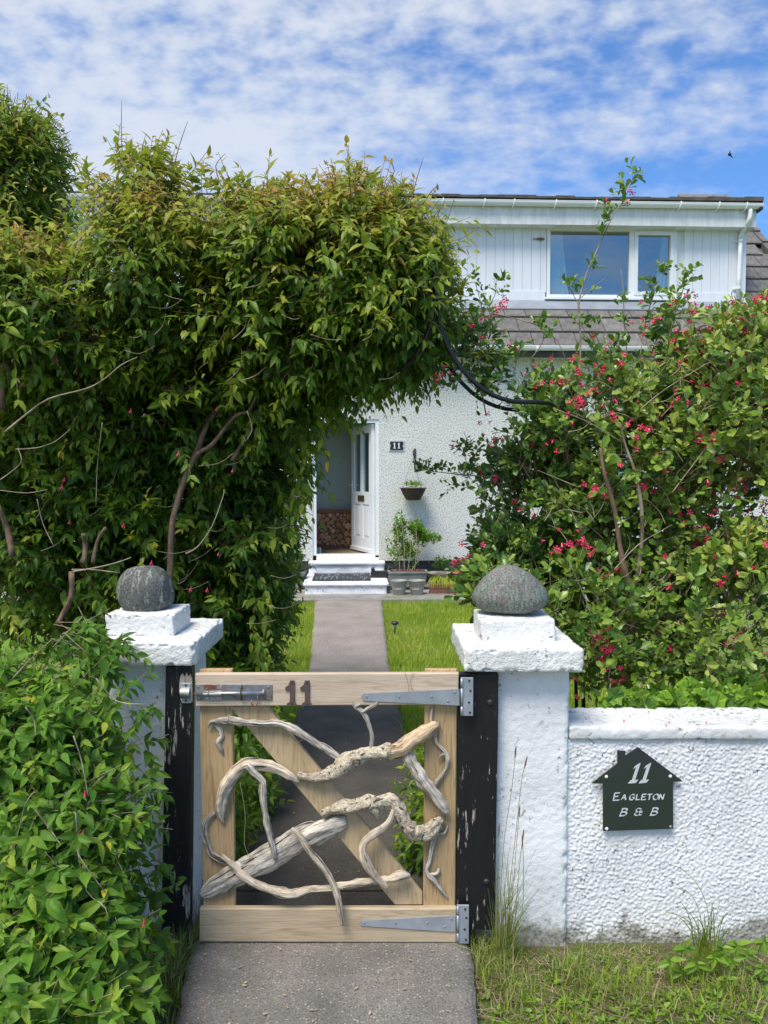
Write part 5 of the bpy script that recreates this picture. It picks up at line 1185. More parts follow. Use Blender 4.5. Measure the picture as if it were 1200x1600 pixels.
pp = [at(*zx(96, 141), YPo - .006), at(*zx(96, 141), YPo - .022), at(*zx(130, 141), YPo - .022), at(*zx(130, 141), YPo - .006)]
c1 = at(*zx(112, 141), YPo - .012); b = B(); r_ = at(*zx(112, 118), YPo).z - c1.z
b2 = B()
arc = [(YPo - .006 - .016 * math.sin(a), c1.z + r_ * .95 * math.cos(a)) for a in np.linspace(0, math.pi, 9)]
b2.prismx(arc + [(y + .003, z) for y, z in reversed(arc)], at(*zx(97, 141), YPo).x, at(*zx(128, 141), YPo).x); b2.make('keeper_loop', 'bright_steel', kp)
def screws(pts, Y, parent, m='screw', r=.0042):
    for (x, y) in pts:
        p = at(*zx(x, y), Y); b = B(); b.lathe([(r, 0), (r * .8, .0022), (.0005, .0026)], 0, 0, 8); o = b.make('screw', m, None)
        o.data.transform(Matrix.Translation(p) @ Matrix.Rotation(R(90), 4, 'X')); o.parent = parent
        if parent.type == 'EMPTY': o.matrix_parent_inverse = Matrix.Translation(-parent.location)
screws([(112, 113), (112, 166)], YPo - .006, kp)

# ------------------------------------------------------------------ GATE
YG = 2.59
gate = thing('garden_gate', 'low timber garden gate decorated with twisting driftwood', 'gate', (at(513, 1475, YG).x, YG, .05))
def board(name, m, corners, y0, y1, bev=.003, warp=0.0):
    P_ = [at(x, y, y0) for x, y in corners]; poly = [(p.x, p.z) for p in P_]       # bl, br, tr, tl
    n = len(poly); cx = sum(p[0] for p in poly) / n; cz = sum(p[1] for p in poly) / n
    b = B()
    def ins(k, e): 
        out = []
        for i in range(n):
            x, z = poly[i]; a = Vector(poly[i - 1]) - Vector((x, z)); c = Vector(poly[(i + 1) % n]) - Vector((x, z)); d = (a.normalized() + c.normalized()); d = d * e
            out.append((x + d.x, z + d.y))
        return out
    inn = ins(0, bev); v = [(x, y0, z) for x, z in inn] + [(x, y0 + bev, z) for x, z in poly] + [(x, y1, z) for x, z in poly]
    f = [tuple(range(n)), tuple(range(3 * n - 1, 2 * n - 1, -1))]
    for k in (0, n):
        for i in range(n): j = (i + 1) % n; f.append((k + j, k + i, k + n + i, k + n + j))
    b.add(v, f); return b.make(name, m, gate)
board('stile', 'stile_wood', [(318, 1460), (368, 1460), (363, 1046), (311, 1046)], YG + .0225, YG + .043)
board('stile', 'stile_wood', [(661, 1460), (711, 1460), (714, 1046), (664, 1046)], YG + .0225, YG + .043)
board('brace', 'brace_wood', [(617, 1414), (660, 1414), (660, 1396), (418, 1104), (363, 1104), (362, 1108)], YG + .0225, YG + .042)
board('top_rail', 'rail_wood', [(306, 1104), (716, 1101), (717, 1052), (305, 1053)], YG, YG + .0220)
board('bottom_rail', 'rail_wood_low', [(311, 1472), (713, 1473), (713, 1420), (312, 1420)], YG, YG + .0220)
# top faces of the rails are real: add the depth of the timber behind
def stick(pts, m, flat=.85, off=0.0, n=20, rough=.34, parent=None, name='driftwood', sub=9, base=None):
    base = YG + .0225 if base is None else base
    P_ = []; Rr = []
    for x, y, r in pts:
        rr = r * .45 * 2.6 / F * .87; P_.append(at(*zx(x, y), base - rr * flat * .8 - off)); Rr.append(max(rr, .0015))
    b = B(); b.tube(P_, Rr, n=n, sub=sub, rough=rough, flat=flat, seed=random.random() * 40, groove=.42)
    o = b.make(name, m, parent or gate, smooth=True); a_ = o.data.attributes.new('grain', 'FLOAT_VECTOR', 'POINT'); a_.data.foreach_set('vector', np.array(b.g, np.float32).ravel()); return o
stick([(262, 222, 4), (225, 235, 9), (198, 246, 7), (262, 234, 15), (310, 241, 13), (370, 247, 12), (430, 245, 13), (480, 262, 15), (530, 295, 15), (590, 330, 13), (640, 362, 12), (690, 390, 12), (706, 398, 6)][3:], 'drift_grey', off=.012)
stick([(262, 234, 15), (228, 236, 11), (200, 240, 8), (188, 262, 2)], 'drift_grey', off=.010)
stick([(205, 245, 6), (228, 262, 9), (237, 288, 8), (224, 312, 8), (234, 335, 8), (242, 354, 4)], 'drift_grey')
stick([(265, 238, 8), (262, 214, 2)], 'drift_grey', off=.01)
stick([(506, 446, 6), (470, 426, 16), (420, 401, 19), (370, 389, 21), (325, 388, 23), (290, 410, 23), (257, 450, 24), (236, 500, 25), (230, 545, 18), (242, 592, 4)], 'drift_pale', off=.006, rough=.22)
stick([(325, 392, 14), (350, 420, 17), (378, 450, 15), (380, 500, 13), (388, 560, 12), (400, 620, 12), (412, 670, 12), (420, 712, 7)], 'drift_grey', off=.028)
stick([(212, 558, 9), (185, 580, 11), (177, 620, 12), (187, 660, 14), (202, 700, 13), (240, 722, 12), (262, 735, 4)], 'drift_grey')
stick([(166, 842, 14), (210, 815, 36), (300, 762, 44), (400, 710, 46), (500, 655, 43), (590, 612, 42), (640, 592, 36), (668, 586, 20)], 'drift_grey', flat=.45, off=.0, rough=.16, n=30)
stick([(300, 735, 20), (420, 665, 24), (520, 605, 16), (560, 588, 5)], 'drift_grey', flat=.5, off=.006, rough=.3)
stick([(240, 700, 4), (275, 738, 13), (330, 785, 17), (400, 820, 17), (470, 838, 16), (540, 822, 14), (620, 815, 14), (700, 800, 14), (770, 792, 13), (820, 785, 14), (860, 772, 17), (890, 776, 5)], 'drift_pale', off=.022)
stick([(478, 610, 7), (510, 640, 13), (550, 700, 14), (600, 760, 14), (630, 820, 12), (645, 880, 13), (656, 946, 7)], 'drift_pale', off=.046, rough=.2)
G_ = stick([(500, 424, 14), (560, 432, 20), (620, 418, 29), (680, 374, 32), (740, 352, 25), (800, 343, 29), (822, 343, 29)], 'drift_bark', off=.008)
stick([(815, 343, 28), (860, 332, 33), (905, 298, 32), (950, 270, 26), (985, 250, 15)], 'drift_orange', off=.008, rough=.18)
stick([(755, 338, 8), (758, 290, 8), (745, 240, 8), (725, 205, 9), (700, 185, 7), (695, 166, 6), (716, 155, 3)], 'drift_grey', off=.004, base=YG + .012)
stick([(725, 206, 7), (750, 190, 7), (774, 175, 6), (768, 158, 3)], 'drift_grey', off=.002, base=YG + .004)
stick([(700, 186, 5), (718, 178, 4)], 'drift_grey', base=YG)
stick([(884, 318, 11), (890, 370, 20), (915, 415, 23), (950, 460, 23), (990, 510, 22), (1022, 552, 12)], 'drift_grey', off=.018)
stick([(968, 190, 4), (964, 230, 6), (975, 270, 9), (983, 312, 8), (1012, 345, 8), (1020, 380, 9), (1010, 410, 8), (985, 445, 8), (978, 470, 3)], 'drift_grey', off=.006)
stick([(1015, 350, 7), (998, 356, 8), (990, 370, 5)], 'drift_grey', off=.008)
stick([(982, 265, 8), (990, 240, 3)], 'drift_grey', off=.01)
stick([(584, 560, 12), (630, 541, 22), (690, 530, 27), (760, 520, 30), (820, 517, 31), (850, 545, 29), (872, 590, 31), (905, 622, 32), (950, 622, 30), (985, 592, 26), (1000, 574, 15)], 'drift_bark', off=.010)
stick([(758, 525, 16), (770, 550, 14), (778, 576, 5)], 'drift_bark', off=.030)
stick([(838, 526, 7), (815, 590, 14), (760, 632, 15), (728, 668, 15), (735, 720, 17), (765, 770, 16), (812, 815, 6)], 'drift_pale', off=.036, rough=.2)
stick([(1021, 598, 3), (1012, 624, 6), (980, 636, 8), (968, 662, 9), (960, 710, 11), (948, 758, 11), (975, 790, 11), (1000, 825, 8), (1022, 852, 3)], 'drift_grey', off=.003)
stick([(960, 770, 6), (985, 765, 8), (990, 748, 4)], 'drift_grey', off=.004)
for pts in ([(550, 590), (640, 540), (600, 430), (500, 330), (520, 300)], [(300, 450), (318, 560), (315, 660), (330, 700)], [(905, 60), (890, 100), (910, 150)], [(870, 60), (885, 120), (870, 180)]):
    b = B(); b.tube([at(*zx(x, y), YG - .004) for x, y in pts[:]], .0008, n=3); b.make('dry_stem', 'twig', gate)
# bolt
b = B(); zb_box(b, 146, 110, 412, 165, YG - .0035, YG - .0005, .0008); bolt = b.make('bolt', 'bolt_plate', gate)
def zrod(x0, y0, x1, y1, Y, r, m, parent, name, n=10):
    b = B(); b.tube([at(*zx(x0, y0), Y), at(*zx(x1, y1), Y)], r, n=n, sub=2); return b.make(name, m, parent, smooth=True)
zrod(142, 142, 385, 139, YG - .013, .0058, 'bright_steel', bolt, 'rod')
for x0, x1, mm in ((176, 192, 'rusty'), (196, 238, 'rusty')):
    p, q = at(*zx(x0, 139), YG), at(*zx(x1, 139), YG); arc = [(YG - .0035 - .016 * math.sin(a), p.z + .009 * math.cos(a)) for a in np.linspace(0, math.pi, 8)]
    b = B(); b.prismx(arc + [(y + .002, p.z + (z - p.z) * .8) for y, z in reversed(arc)], p.x, q.x); zb_box(b, x0, 113, x1, 125, YG - .0055, YG - .0036); zb_box(b, x0, 152, x1, 164, YG - .0055, YG - .0036); b.make('guide', mm, bolt)
c = at(*zx(305, 139), YG - .012); b = B(); b.tube([(c.x, c.y + .02 * math.cos(a) * .55, c.z + .026 * math.sin(a)) for a in np.linspace(0, 2 * math.pi, 14)], .0024, n=6, sub=1, cap=False); b.make('staple', 'brass', bolt, smooth=True)
c = at(*zx(382, 138), YG - .013); b = B(); b.ball(tuple(c), (.005, .012, .012)); b.make('knob', 'rusty', bolt, smooth=True)
b = B(); b.tube([at(*zx(x, y), YG - .012) for x, y in ((360, 142), (362, 165), (358, 182), (348, 185), (341, 178), (341, 165))], .0026, n=6); b.make('hook', 'rusty', bolt, smooth=True)
screws([(155, 118), (158, 158), (184, 124), (222, 120), (222, 155), (186, 158), (398, 118), (397, 160), (300, 116)], YG - .0036, bolt, 'bright_steel', .0036)
# numerals
for xo, (dx, dy) in ((0, (0, 0)), (52, (0, 0))):
    pts = [(462, 184), (496, 184), (496, 178), (489, 170), (489, 97), (473, 97), (469, 112), (457, 121), (457, 130), (473, 128), (473, 170), (463, 177)]
    P_ = [at(*zx(x + xo, y), YG - .006) for x, y in pts]; P_ = [(p.x, p.z) for p in P_]
    b = B(); n = len(P_); c0 = (sum(p[0] for p in P_) / n, sum(p[1] for p in P_) / n)
    b.v = [(x, YG - .0065, z) for x, z in P_] + [(x, YG - .0004, z) for x, z in P_]
    b.f = [tuple(range(n)), tuple(range(2 * n - 1, n - 1, -1))] + [((i + 1) % n, i, n + i, n + (i + 1) % n) for i in range(n)]
    nu = b.make('numeral', 'iron_numeral', gate); nu['label'] = 'cast iron figure 1 on the top rail'
    screws([(481 + xo, 104), (481 + xo, 177)], YG - .0065, nu, 'screw', .003)
# hinges
def hinge(tip, ya0, ya1, xb, yb0, yb1, plate, scr, pscr):
    b = B(); P_ = [at(*zx(*q), YG - .004) for q in ((tip, ya1), (tip - 6, (ya0 + ya1) / 2), (tip, ya0), (xb, yb0), (xb, yb1))]
    b.prism([(p.x, p.z) for p in P_], YG - .0042, YG - .0008); h = b.make('hinge', 'galv', gate)
    x0, x1, y0, y1 = plate; b = B(); zb_box(b, x0, y0, x1, y1, YG - .004, YG - .0004, .0006); b.make('hinge_plate', 'galv', h)
    ym = (yb0 + yb1) / 2
    for (u, v) in ((y0 + 4, yb0 - 4), (yb0 - 2, yb1 + 2), (yb1 + 4, y1 - 2)):
        if v - u > 4: zrod(x0 + 4, u, x0 + 4, v, YG - .0062, .0042, 'galv', h, 'knuckle', 8)
    screws(scr, YG - .0042, h, 'bright_steel', .0038); screws(pscr, YG - .004, h, 'screw', .0042)
hinge(727, 142, 166, 1062, 126, 183, (1066, 1110, 86, 219), [(740, 152), (852, 153), (965, 152), (1022, 168), (1045, 138)], [(1096, 97), (1100, 132), (1095, 172), (1098, 207)])
hinge(720, 930, 948, 1048, 914, 970, (1052, 1095, 876, 1010), [(732, 938), (840, 938), (950, 938), (1010, 952), (1035, 925)], [(1082, 890), (1086, 920), (1080, 960), (1084, 996)])

# ------------------------------------------------------------------ SIGN
YS = YW - .016
sign = thing('house_sign', 'dark slate house shaped sign lettered 11 Eagleton B & B on the wall', 'sign', at(997, 1297, YS))
def sx(x, y): return 900 + x / 6.0, 1140 + y / 6.0
op = [(150, 506), (390, 318), (388, 200), (462, 200), (462, 247), (583, 167), (1003, 486), (910, 490), (912, 930), (255, 952), (254, 506)]
b = B(); P_ = [at(*sx(*q), YS - .006) for q in reversed(op)]; b.prism([(p.x, p.z) for p in P_], YS - .006, YS)
b.make('slate', 'slate', sign)
NIB = (math.cos(R(38)), math.sin(R(38)))
GL = {'E': [[(.05, 1), (.0, .0)], [(.0, .98), (.62, 1.02)], [(.02, .52), (.5, .55)], [(-.02, .0), (.64, .05)]],
      'A': [[(.0, .0), (.38, 1)], [(.38, 1), (.68, .0)], [(.12, .36), (.58, .38)]],
      'G': [[(.66, .85), (.45, 1), (.18, .85), (.05, .5), (.12, .12), (.36, .0), (.62, .12), (.64, .42)], [(.4, .44), (.72, .46)]],
      'L': [[(.08, 1), (.04, .0)], [(.02, .02), (.56, .06)]],
      'T': [[(.36, .97), (.33, .0)], [(.0, .95), (.74, 1.0)]],
      'O': [[(.38, 1), (.12, .8), (.04, .45), (.16, .1), (.4, .0), (.64, .2), (.72, .55), (.62, .88), (.38, 1)]],
      'N': [[(.02, .0), (.08, 1)], [(.08, .98), (.6, .04)], [(.6, .0), (.70, 1.02)]],
      'B': [[(.12, 1), (.06, .0)], [(.02, .98), (.4, 1.0), (.58, .82), (.46, .58), (.12, .52)], [(.12, .52), (.5, .5), (.66, .26), (.48, .03), (.0, .0)]],
      '&': [[(.74, .62), (.5, .6), (.56, .3), (.36, .0), (.08, .08), (.06, .34), (.34, .5), (.16, .62), (.18, .9), (.42, 1.0), (.66, .88)], [(.5, .42), (.85, .45)], [(.48, .1), (.66, .05), (.8, .12)]],
      '1': [[(.10, .80), (.36, .98)], [(.34, 1.0), (.27, .04)], [(.03, .02), (.52, .05)]]}
def glyph(b, ch, x, y, w_, h_, nib, shear=.13):
    for st in GL[ch]:
        pts = []
        if len(st) > 2:
            V_ = [Vector((p[0], p[1], 0)) for p in st]
            for i in range(len(V_) - 1):
                p0, p1, p2, p3 = V_[max(i - 1, 0)], V_[i], V_[i + 1], V_[min(i + 2, len(V_) - 1)]
                for k in range(4): t = k / 4; pts.append(.5 * ((2 * p1) + (p2 - p0) * t + (2 * p0 - 5 * p1 + 4 * p2 - p3) * t * t + (3 * p1 - p0 - 3 * p2 + p3) * t ** 3))
            pts.append(V_[-1])
        else: pts = [Vector((p[0], p[1], 0)) for p in st]
        for i in range(len(pts) - 1):
            q = []
            for p in (pts[i], pts[i + 1]):
                X_ = x + (p.x + shear * p.y) * w_; Y_ = y - p.y * h_; q.append((X_, Y_))
            (x0, y0), (x1, y1) = q; nx__, ny__ = NIB[0] * nib / 2, -NIB[1] * nib / 2
            # hull of the nib swept along the stroke, minimum thickness kept
            dx_, dy_ = x1 - x0, y1 - y0; l = math.hypot(dx_, dy_) or 1; tx, ty = -dy_ / l * nib * .16, dx_ / l * nib * .16
            s = 1 if (nx__ * tx + ny__ * ty) > 0 else -1; ax, ay = nx__ + s * tx, ny__ + s * ty
            quad = [(x0 - ax, y0 - ay), (x1 - ax, y1 - ay), (x1 + ax, y1 + ay), (x0 + ax, y0 + ay)]
            ps = [at(*sx(*c_), YS - .0075 - .00002 * (len(b.f) % 40)) for c_ in quad]; b.add([tuple(p) for p in ps], [(0, 1, 2, 3)])
b = B(); glyph(b, '1', 492, 494, 150, 172, 34, .30); glyph(b, '1', 592, 492, 150, 172, 34, .30); b.make('lettering', 'letter', sign)
b = B(); x = 350
glyph(b, 'E', 350, 664, 84, 70, 13, .12)
for ch, x_, w_ in (('A', 422, 66), ('G', 497, 68), ('L', 560, 62), ('E', 612, 66), ('T', 665, 60), ('O', 718, 70), ('N', 776, 62)): glyph(b, ch, x_, 660 - (x_ - 400) * .01, w_, 52, 12, .12)
b.make('lettering', 'letter', sign)
b = B(); glyph(b, 'B', 405, 808, 96, 68, 14, .25); glyph(b, '&', 545, 804, 90, 66, 11, .1); glyph(b, 'B', 692, 802, 96, 68, 14, .25); b.make('lettering', 'letter', sign)
for (x, y) in ((285, 442), (885, 438), (288, 930), (888, 912)):
    p = at(*sx(x, y), YS - .006); b = B(); b.ball(tuple(p), (.0062, .004, .0062)); b.make('fixing', 'rusty' if x > 887 and y > 900 else 'white_upvc', sign, smooth=True)
ru = B()
# ------------------------------------------------------------------ IVY
ivy = thing('ivy_plant', 'bright green ivy with big lobed leaves creeping over the back of the wall', 'ivy', (1.3, 2.95, .8))
lob = [(0, .05), (.24, -.07), (.48, .06), (.47, .24), (.60, .48), (.36, .64), (.0, 1.0), (-.36, .64), (-.60, .48), (-.47, .24), (-.48, .06), (-.24, -.07)]
iv = [(0, .35, -.06)] + [(x, y, .10 - .22 * ((abs(x) - .3) ** 2) * 4 - .18 * y * y + (.07 if i_ % 2 else -.05)) for i_, (x, y) in enumerate(lob)]; tf = [(0, 1 + i, 1 + (i + 1) % 12) for i in range(12)]
TP_I = (np.array(iv), np.array(tf))
O, D, Nn, Ln = [], [], [], []
for k in range(290):
    px = random.uniform(945, 1215); top_ = 1092 - (px - 945) * .18; py = random.uniform(top_, 1098 + max(0, (px - 1080)) * .06)
    Y = random.uniform(2.90, 3.12) if py > 1075 else random.uniform(3.0, 3.3)
    p = at(px, py, Y); O.append(tuple(p)); D.append((random.uniform(-.7, .7), random.uniform(-.7, .0), random.uniform(-.9, .5))); Nn.append((random.uniform(-.9, .9), -.7, random.uniform(-.2, 1.0))); Ln.append(random.uniform(.035, .078))
emit_leaves(ivy, TP_I, 'i', np.array(O), np.array(D), np.array(Nn), np.array(Ln), RNG.random(len(O)), 'leaf_ivy', stuffname='small_leaves', nobj=290, cell=5)
b = B()
for k in range(14):
    x = .85 + k * .12; b.tube([(x, 3.1, .3), (x + .03, 3.05, .6), (x + .06, 3.05, .84)], .003, n=4)
b.make('stems', 'twig', ivy)

# ------------------------------------------------------------------ GRASS
def blades(name, n, sampler, hmin, hmax, wdt, m, vfun, bendamt=.5, two=True, kind='stuff'):
    P = sampler(n); n = len(P); az = RNG.random(n) * 6.283; d = np.stack([np.cos(az), np.sin(az), np.zeros(n)], 1); s = np.stack([-np.sin(az + RNG.normal(0, .5, n)), np.cos(az), np.zeros(n)], 1) * (wdt * (.6 + .8 * RNG.random(n)))[:, None]
    h = hmin + (hmax - hmin) * RNG.random(n) ** 1.5; bd = (RNG.random(n) * bendamt)[:, None] * h[:, None]
    up = np.array([0, 0, 1.0]); mid = P + up * (h * .55)[:, None] + d * bd * .35; tip = P + up * (h * (1 - .25 * bd[:, 0] / h))[:, None] + d * bd
    if two:
        V = np.stack([P - s, P + s, mid - s * .7, mid + s * .7, tip], 1).reshape(-1, 3); q = np.array([(0, 1, 3), (0, 3, 2), (2, 3, 4)]); k = 5
    else:
        V = np.stack([P - s, P + s, tip], 1).reshape(-1, 3); q = np.array([(0, 1, 2)]); k = 3
    fi = (q[None] + (np.arange(n) * k)[:, None, None]).reshape(-1, 3)
    return npmesh(name, V, fi, np.repeat(vfun(P), k), m, None, kind)
Ly = np.array([p.y for p in Lq]); Lx_ = np.array([p.x for p in Lq]); Rx_ = np.array([p.x for p in Rq])
yend = 10.55
def lawn(n):
    y = 3.05 + (yend - 3.05) * RNG.random(n) ** 1.25; x = RNG.uniform(-1.9, 3.0, n)
    l = np.interp(y, Ly, Lx_); r = np.interp(y, Ly, Rx_); ov = .03 * RNG.random(n)
    k = (x < l + ov) | (x > r - ov); k &= ~((x > -.25) & (x < .3) & (y < 3.3))
    return np.stack([x, y, np.full(n, .005)], 1)[k]
nz = lambda P, s: np.array([noise.noise(Vector((p[0] * s, p[1] * s, 0))) for p in P])
blades('lawn_grass', 150000, lawn, .03, .085, .0028, 'grass', lambda P: (.55 + .45 * nz(P, 1.6) + .2 * nz(P, 6) + RNG.normal(0, .16, len(P))).clip(0, 1), .7, two=False)
def verge(n):
    x = RNG.uniform(.22, 1.75, n); y = RNG.uniform(1.75, 2.66, n)
    r = np.interp(y, Ly, Rx_); k = (x > r - .012 * RNG.random(n)); k &= ~((x > .36) & (x < .66) & (y > 2.64)); return np.stack([x, y, np.full(n, -.004)], 1)[k]
blades('verge_grass', 26000, verge, .006, .032, .0013, 'grass_dry', lambda P: (.42 + .75 * nz(P, 4.2) + RNG.normal(0, .22, len(P))).clip(0, 1), 2.2)
def tuftpts(cs, sd_):
    def f(n):
        c = np.array(cs); i = RNG.integers(0, len(c), n); P = np.zeros((n, 3)); P[:, :2] = c[i] + RNG.normal(0, sd_, (n, 2)); P[:, 2] = -.005
        l = np.interp(P[:, 1], Ly, Lx_); r = np.interp(P[:, 1], Ly, Rx_); return P[(P[:, 0] < l) | (P[:, 0] > r)]
    return f
cs = [tuple(gr(x, y, 0))[:2] for x, y in [(770, 1480), (785, 1500), (760, 1500), (745, 1520), (770, 1530), (790, 1470), (755, 1475), (800, 1560), (900, 1530), (930, 1560), (1100, 1530), (1000, 1560), (1150, 1560)]]
blades('tussock_grass', 2200, tuftpts(cs, .04), .03, .12, .0014, 'grass_dry', lambda P: (.55 + RNG.normal(0, .28, len(P))).clip(0, 1), 1.1)
cs = [tuple(gr(x, y, 0))[:2] for x, y in [(860, 1570), (920, 1545), (950, 1570), (1000, 1545), (1030, 1580), (1080, 1560), (1150, 1590), (880, 1590), (800, 1590), (1120, 1540)]]
blades('coarse_grass', 420, tuftpts(cs, .07), .03, .09, .0035, 'grass', lambda P: (.40 + RNG.normal(0, .12, len(P))).clip(0, .85), .8)
def lverge(n):
    x = RNG.uniform(-1.3, -.45, n); y = RNG.uniform(1.75, 2.62, n); l = np.interp(y, Ly, Lx_); k = x < l + .02 * RNG.random(n); return np.stack([x, y, np.full(n, -.004)], 1)[k]
blades('verge_grass', 7000, lverge, .015, .08, .0018, 'grass_dry', lambda P: (.36 + .3 * nz(P, 3) + RNG.normal(0, .2, len(P))).clip(0, 1), 1.2)
cs = [tuple(gr(x, y, 0))[:2] for x, y in [(268, 1500), (275, 1520), (262, 1540), (285, 1495), (258, 1570), (290, 1485)]]
blades('tussock_grass', 900, tuftpts(cs, .03), .04, .15, .0015, 'grass_dry', lambda P: (.5 + RNG.normal(0, .3, len(P))).clip(0, 1), 1.1)
cs = [tuple(gr(x, y, 0))[:2] for x, y in [(482, 1100), (480, 1080), (478, 1120), (470, 1135), (618, 1090), (625, 1110), (632, 1150), (642, 1200), (655, 1250), (640, 1170), (445, 1180), (610, 1040), (486, 1030)]]
blades('path_edge_grass', 2600, tuftpts(cs, .07), .05, .15, .003, 'grass', lambda P: (.38 + RNG.normal(0, .15, len(P))).clip(0, .9), 1.0)
# tall seeding stalks by the pillar and by the wall
tg = thing('tall_grass', 'tall thin seeding grass stalks growing against the right gate pillar', 'grass tuft', gr(800, 1490, 0))
def setv(o, v):
    if 'v' not in o.data.attributes: a = o.data.attributes.new('v', 'FLOAT', 'POINT'); a.data.foreach_set('value', np.full(len(o.data.vertices), v, np.float32))
    return o
def stalks(root, lst, Y, seeds=True):
    for pts in lst:
        b = B(); P_ = [at(x, y, Y - .0 + .01 * i) for i, (x, y) in enumerate(pts)]; b.tube(P_, [.0014] + [.0010] * (len(P_) - 1), n=4); setv(b.make('stalk', 'grass_dry', root), .62)
        if seeds:
            b = B(); a = P_[-1]; d = (P_[-1] - P_[-2]).normalized(); b.tube([a - d * .035, a - d * .02, a - d * .005, a + d * .01], [.0012, .0030, .0028, .0006], n=5, rough=.4); b.make('seed_head', 'red_twig', root)
stalks(tg, [[(780, 1480), (782, 1400), (788, 1310), (800, 1230), (806, 1170)], [(790, 1480), (795, 1400), (805, 1310), (815, 1220), (823, 1185)], [(785, 1480), (800, 1400), (806, 1330), (812, 1262)], [(800, 1490), (806, 1420), (812, 1350), (818, 1300)], [(775, 1490), (777, 1420), (778, 1340), (780, 1290)], [(795, 1490), (815, 1430), (818, 1360), (816, 1310)]], 2.54)
b = B()
for k in range(110):
    x0 = random.uniform(770, 800); dx = random.uniform(-14, 50); hh_ = random.uniform(40, 190) * random.uniform(.5, 1); b.tube([at(x0, 1495, 2.57), at(x0 + dx * .35, 1495 - hh_ * .6, 2.56), at(x0 + dx, 1495 - hh_, 2.55)], [.0010, .0008, .0004], n=3, sub=2, cap=False)
setv(b.make('fine_blades', 'grass_dry', tg, kind='stuff'), .56)
tw_ = thing('grass_clump', 'arching green grass clump among weeds at the foot of the white wall', 'grass tuft', gr(1100, 1520, 0))
stalks(tw_, [[(1100, 1500), (1098, 1450), (1085, 1405), (1062, 1385)], [(1105, 1500), (1108, 1440), (1095, 1390), (1068, 1360), (1045, 1350)], [(1110, 1500), (1115, 1450), (1122, 1420), (1125, 1405)], [(1095, 1500), (1085, 1450), (1060, 1430), (1040, 1425)]], 2.5, False)
b = B()
for k in range(26):
    x0 = random.uniform(1085, 1120); dx = random.uniform(-45, 45); hh_ = random.uniform(50, 130); b.tube([at(x0, 1520, 2.5), at(x0 + dx * .3, 1520 - hh_ * .7, 2.49), at(x0 + dx, 1520 - hh_, 2.47)], [.0022, .0018, .0004], n=3, sub=3, cap=False)
setv(b.make('blades', 'grass', tw_, kind='stuff'), .3)
wd = thing('leafy_weed', 'bright green palmate leaved weed at the foot of the white wall', 'weed', gr(1100, 1530, 0))
O, D, Nn, Ln = [], [], [], []
for (px, py) in [(1045, 1500), (1065, 1480), (1080, 1505), (1100, 1520), (1125, 1480), (1140, 1500), (1170, 1490), (1190, 1510), (1150, 1475), (1185, 1470), (1110, 1495), (1060, 1515), (1200, 1530), (1130, 1530)]:
    c = at(px + random.uniform(-8, 8), py, random.uniform(2.38, 2.52)); 
    for k in range(6): a = -.2 + k * .95 + random.uniform(-.35, .35); O.append(tuple(c)); D.append((math.cos(a), -.45, math.sin(a) * .8 - .1)); Nn.append((random.uniform(-.8, .8), -.6, .9)); Ln.append(random.uniform(.028, .055))
    b = B(); b.tube([(c.x + .02, c.y + .05, 0), (c.x, c.y + .03, c.z * .6), tuple(c)], .0016, n=4); setv(b.make('stem', 'grass', wd), .4)
emit_leaves(wd, TP_F, 'f', np.array(O), np.array(D), np.array(Nn), np.array(Ln), RNG.random(len(O)), 'leaf_weed', stuffname='small_leaves', nobj=80, cell=2)
gw = []
for k in range(150):
    px, py = random.choice((random.uniform(760, 1200), random.uniform(880, 1200))), random.uniform(1505, 1610)
    gw.append(tuple(gr(px, py, .004)))
GP = np.array(gw); GA = np.array([0, 0, .7]) + RNG.normal(0, .5, GP.shape)
O, D, Nn, Ln, V = sprigs(GP, GA, .02 + .03 * RNG.random(len(GP)), 3, .022, 1.3, .1, vbase=.1 + .5 * RNG.random(len(GP)), lvar=.4, up=1.0)
leaf_mesh('ground_weeds', TP_F, O, D, Nn, Ln, V, 'leaf_weed', None, 'stuff')
# dry litter at the foot of posts
lt = B()
for k in range(600):
    s_ = random.random() < .16; px, py = (random.uniform(262, 330), random.uniform(1478, 1530)) if s_ else (random.uniform(728, 1195), random.uniform(1490, 1600))
    p = gr(px, py, .01 if not s_ else .03); a = random.random() * 3.14; l = random.uniform(.008, .035); z = random.uniform(0, .02)
    lt.tube([(p.x - l * math.cos(a), p.y - l * math.sin(a), p.z + z), (p.x + l * math.cos(a), p.y + l * math.sin(a), p.z + z * .5)], .0011, n=3, sub=1, cap=False)
lt.make('dry_litter', 'straw', kind='stuff')

ja, jb = gr(352, 1392, .0505), gr(686, 1392, .0505); jn = B()
for k in range(24):
    p, q = ja.lerp(jb, k / 24), ja.lerp(jb, (k + 1) / 24); w1, w2_ = .004 + .002 * noise.noise(p * 40), .004 + .002 * noise.noise(q * 40); jn.add([(p.x, p.y - w1, .0535), (q.x, q.y - w2_, .0535), (q.x, q.y + w2_, .0535), (p.x, p.y + w1, .0535)], [(0, 1, 2, 3)])
jn.make('path_joint', 'compost', kind='structure')
fl = B()
for k in range(70):
    px, py = (random.uniform(290, 735), random.uniform(1478, 1600)) if k < 34 else (random.uniform(440, 660), random.uniform(1110, 1420))
    p = gr(px, py, .061 if k < 34 else .056); s_ = random.uniform(.003, .010); a = random.random() * 6.28
    c_, d_ = math.cos(a), math.sin(a); fl.add([(p.x - s_ * c_, p.y - s_ * d_, p.z), (p.x - s_ * .4 * d_, p.y + s_ * .4 * c_, p.z + .002), (p.x + s_ * c_, p.y + s_ * d_, p.z + .003), (p.x + s_ * .4 * d_, p.y - s_ * .4 * c_, p.z + .001)], [(0, 1, 2, 3)])
fl.make('fallen_leaves', 'straw', kind='stuff')
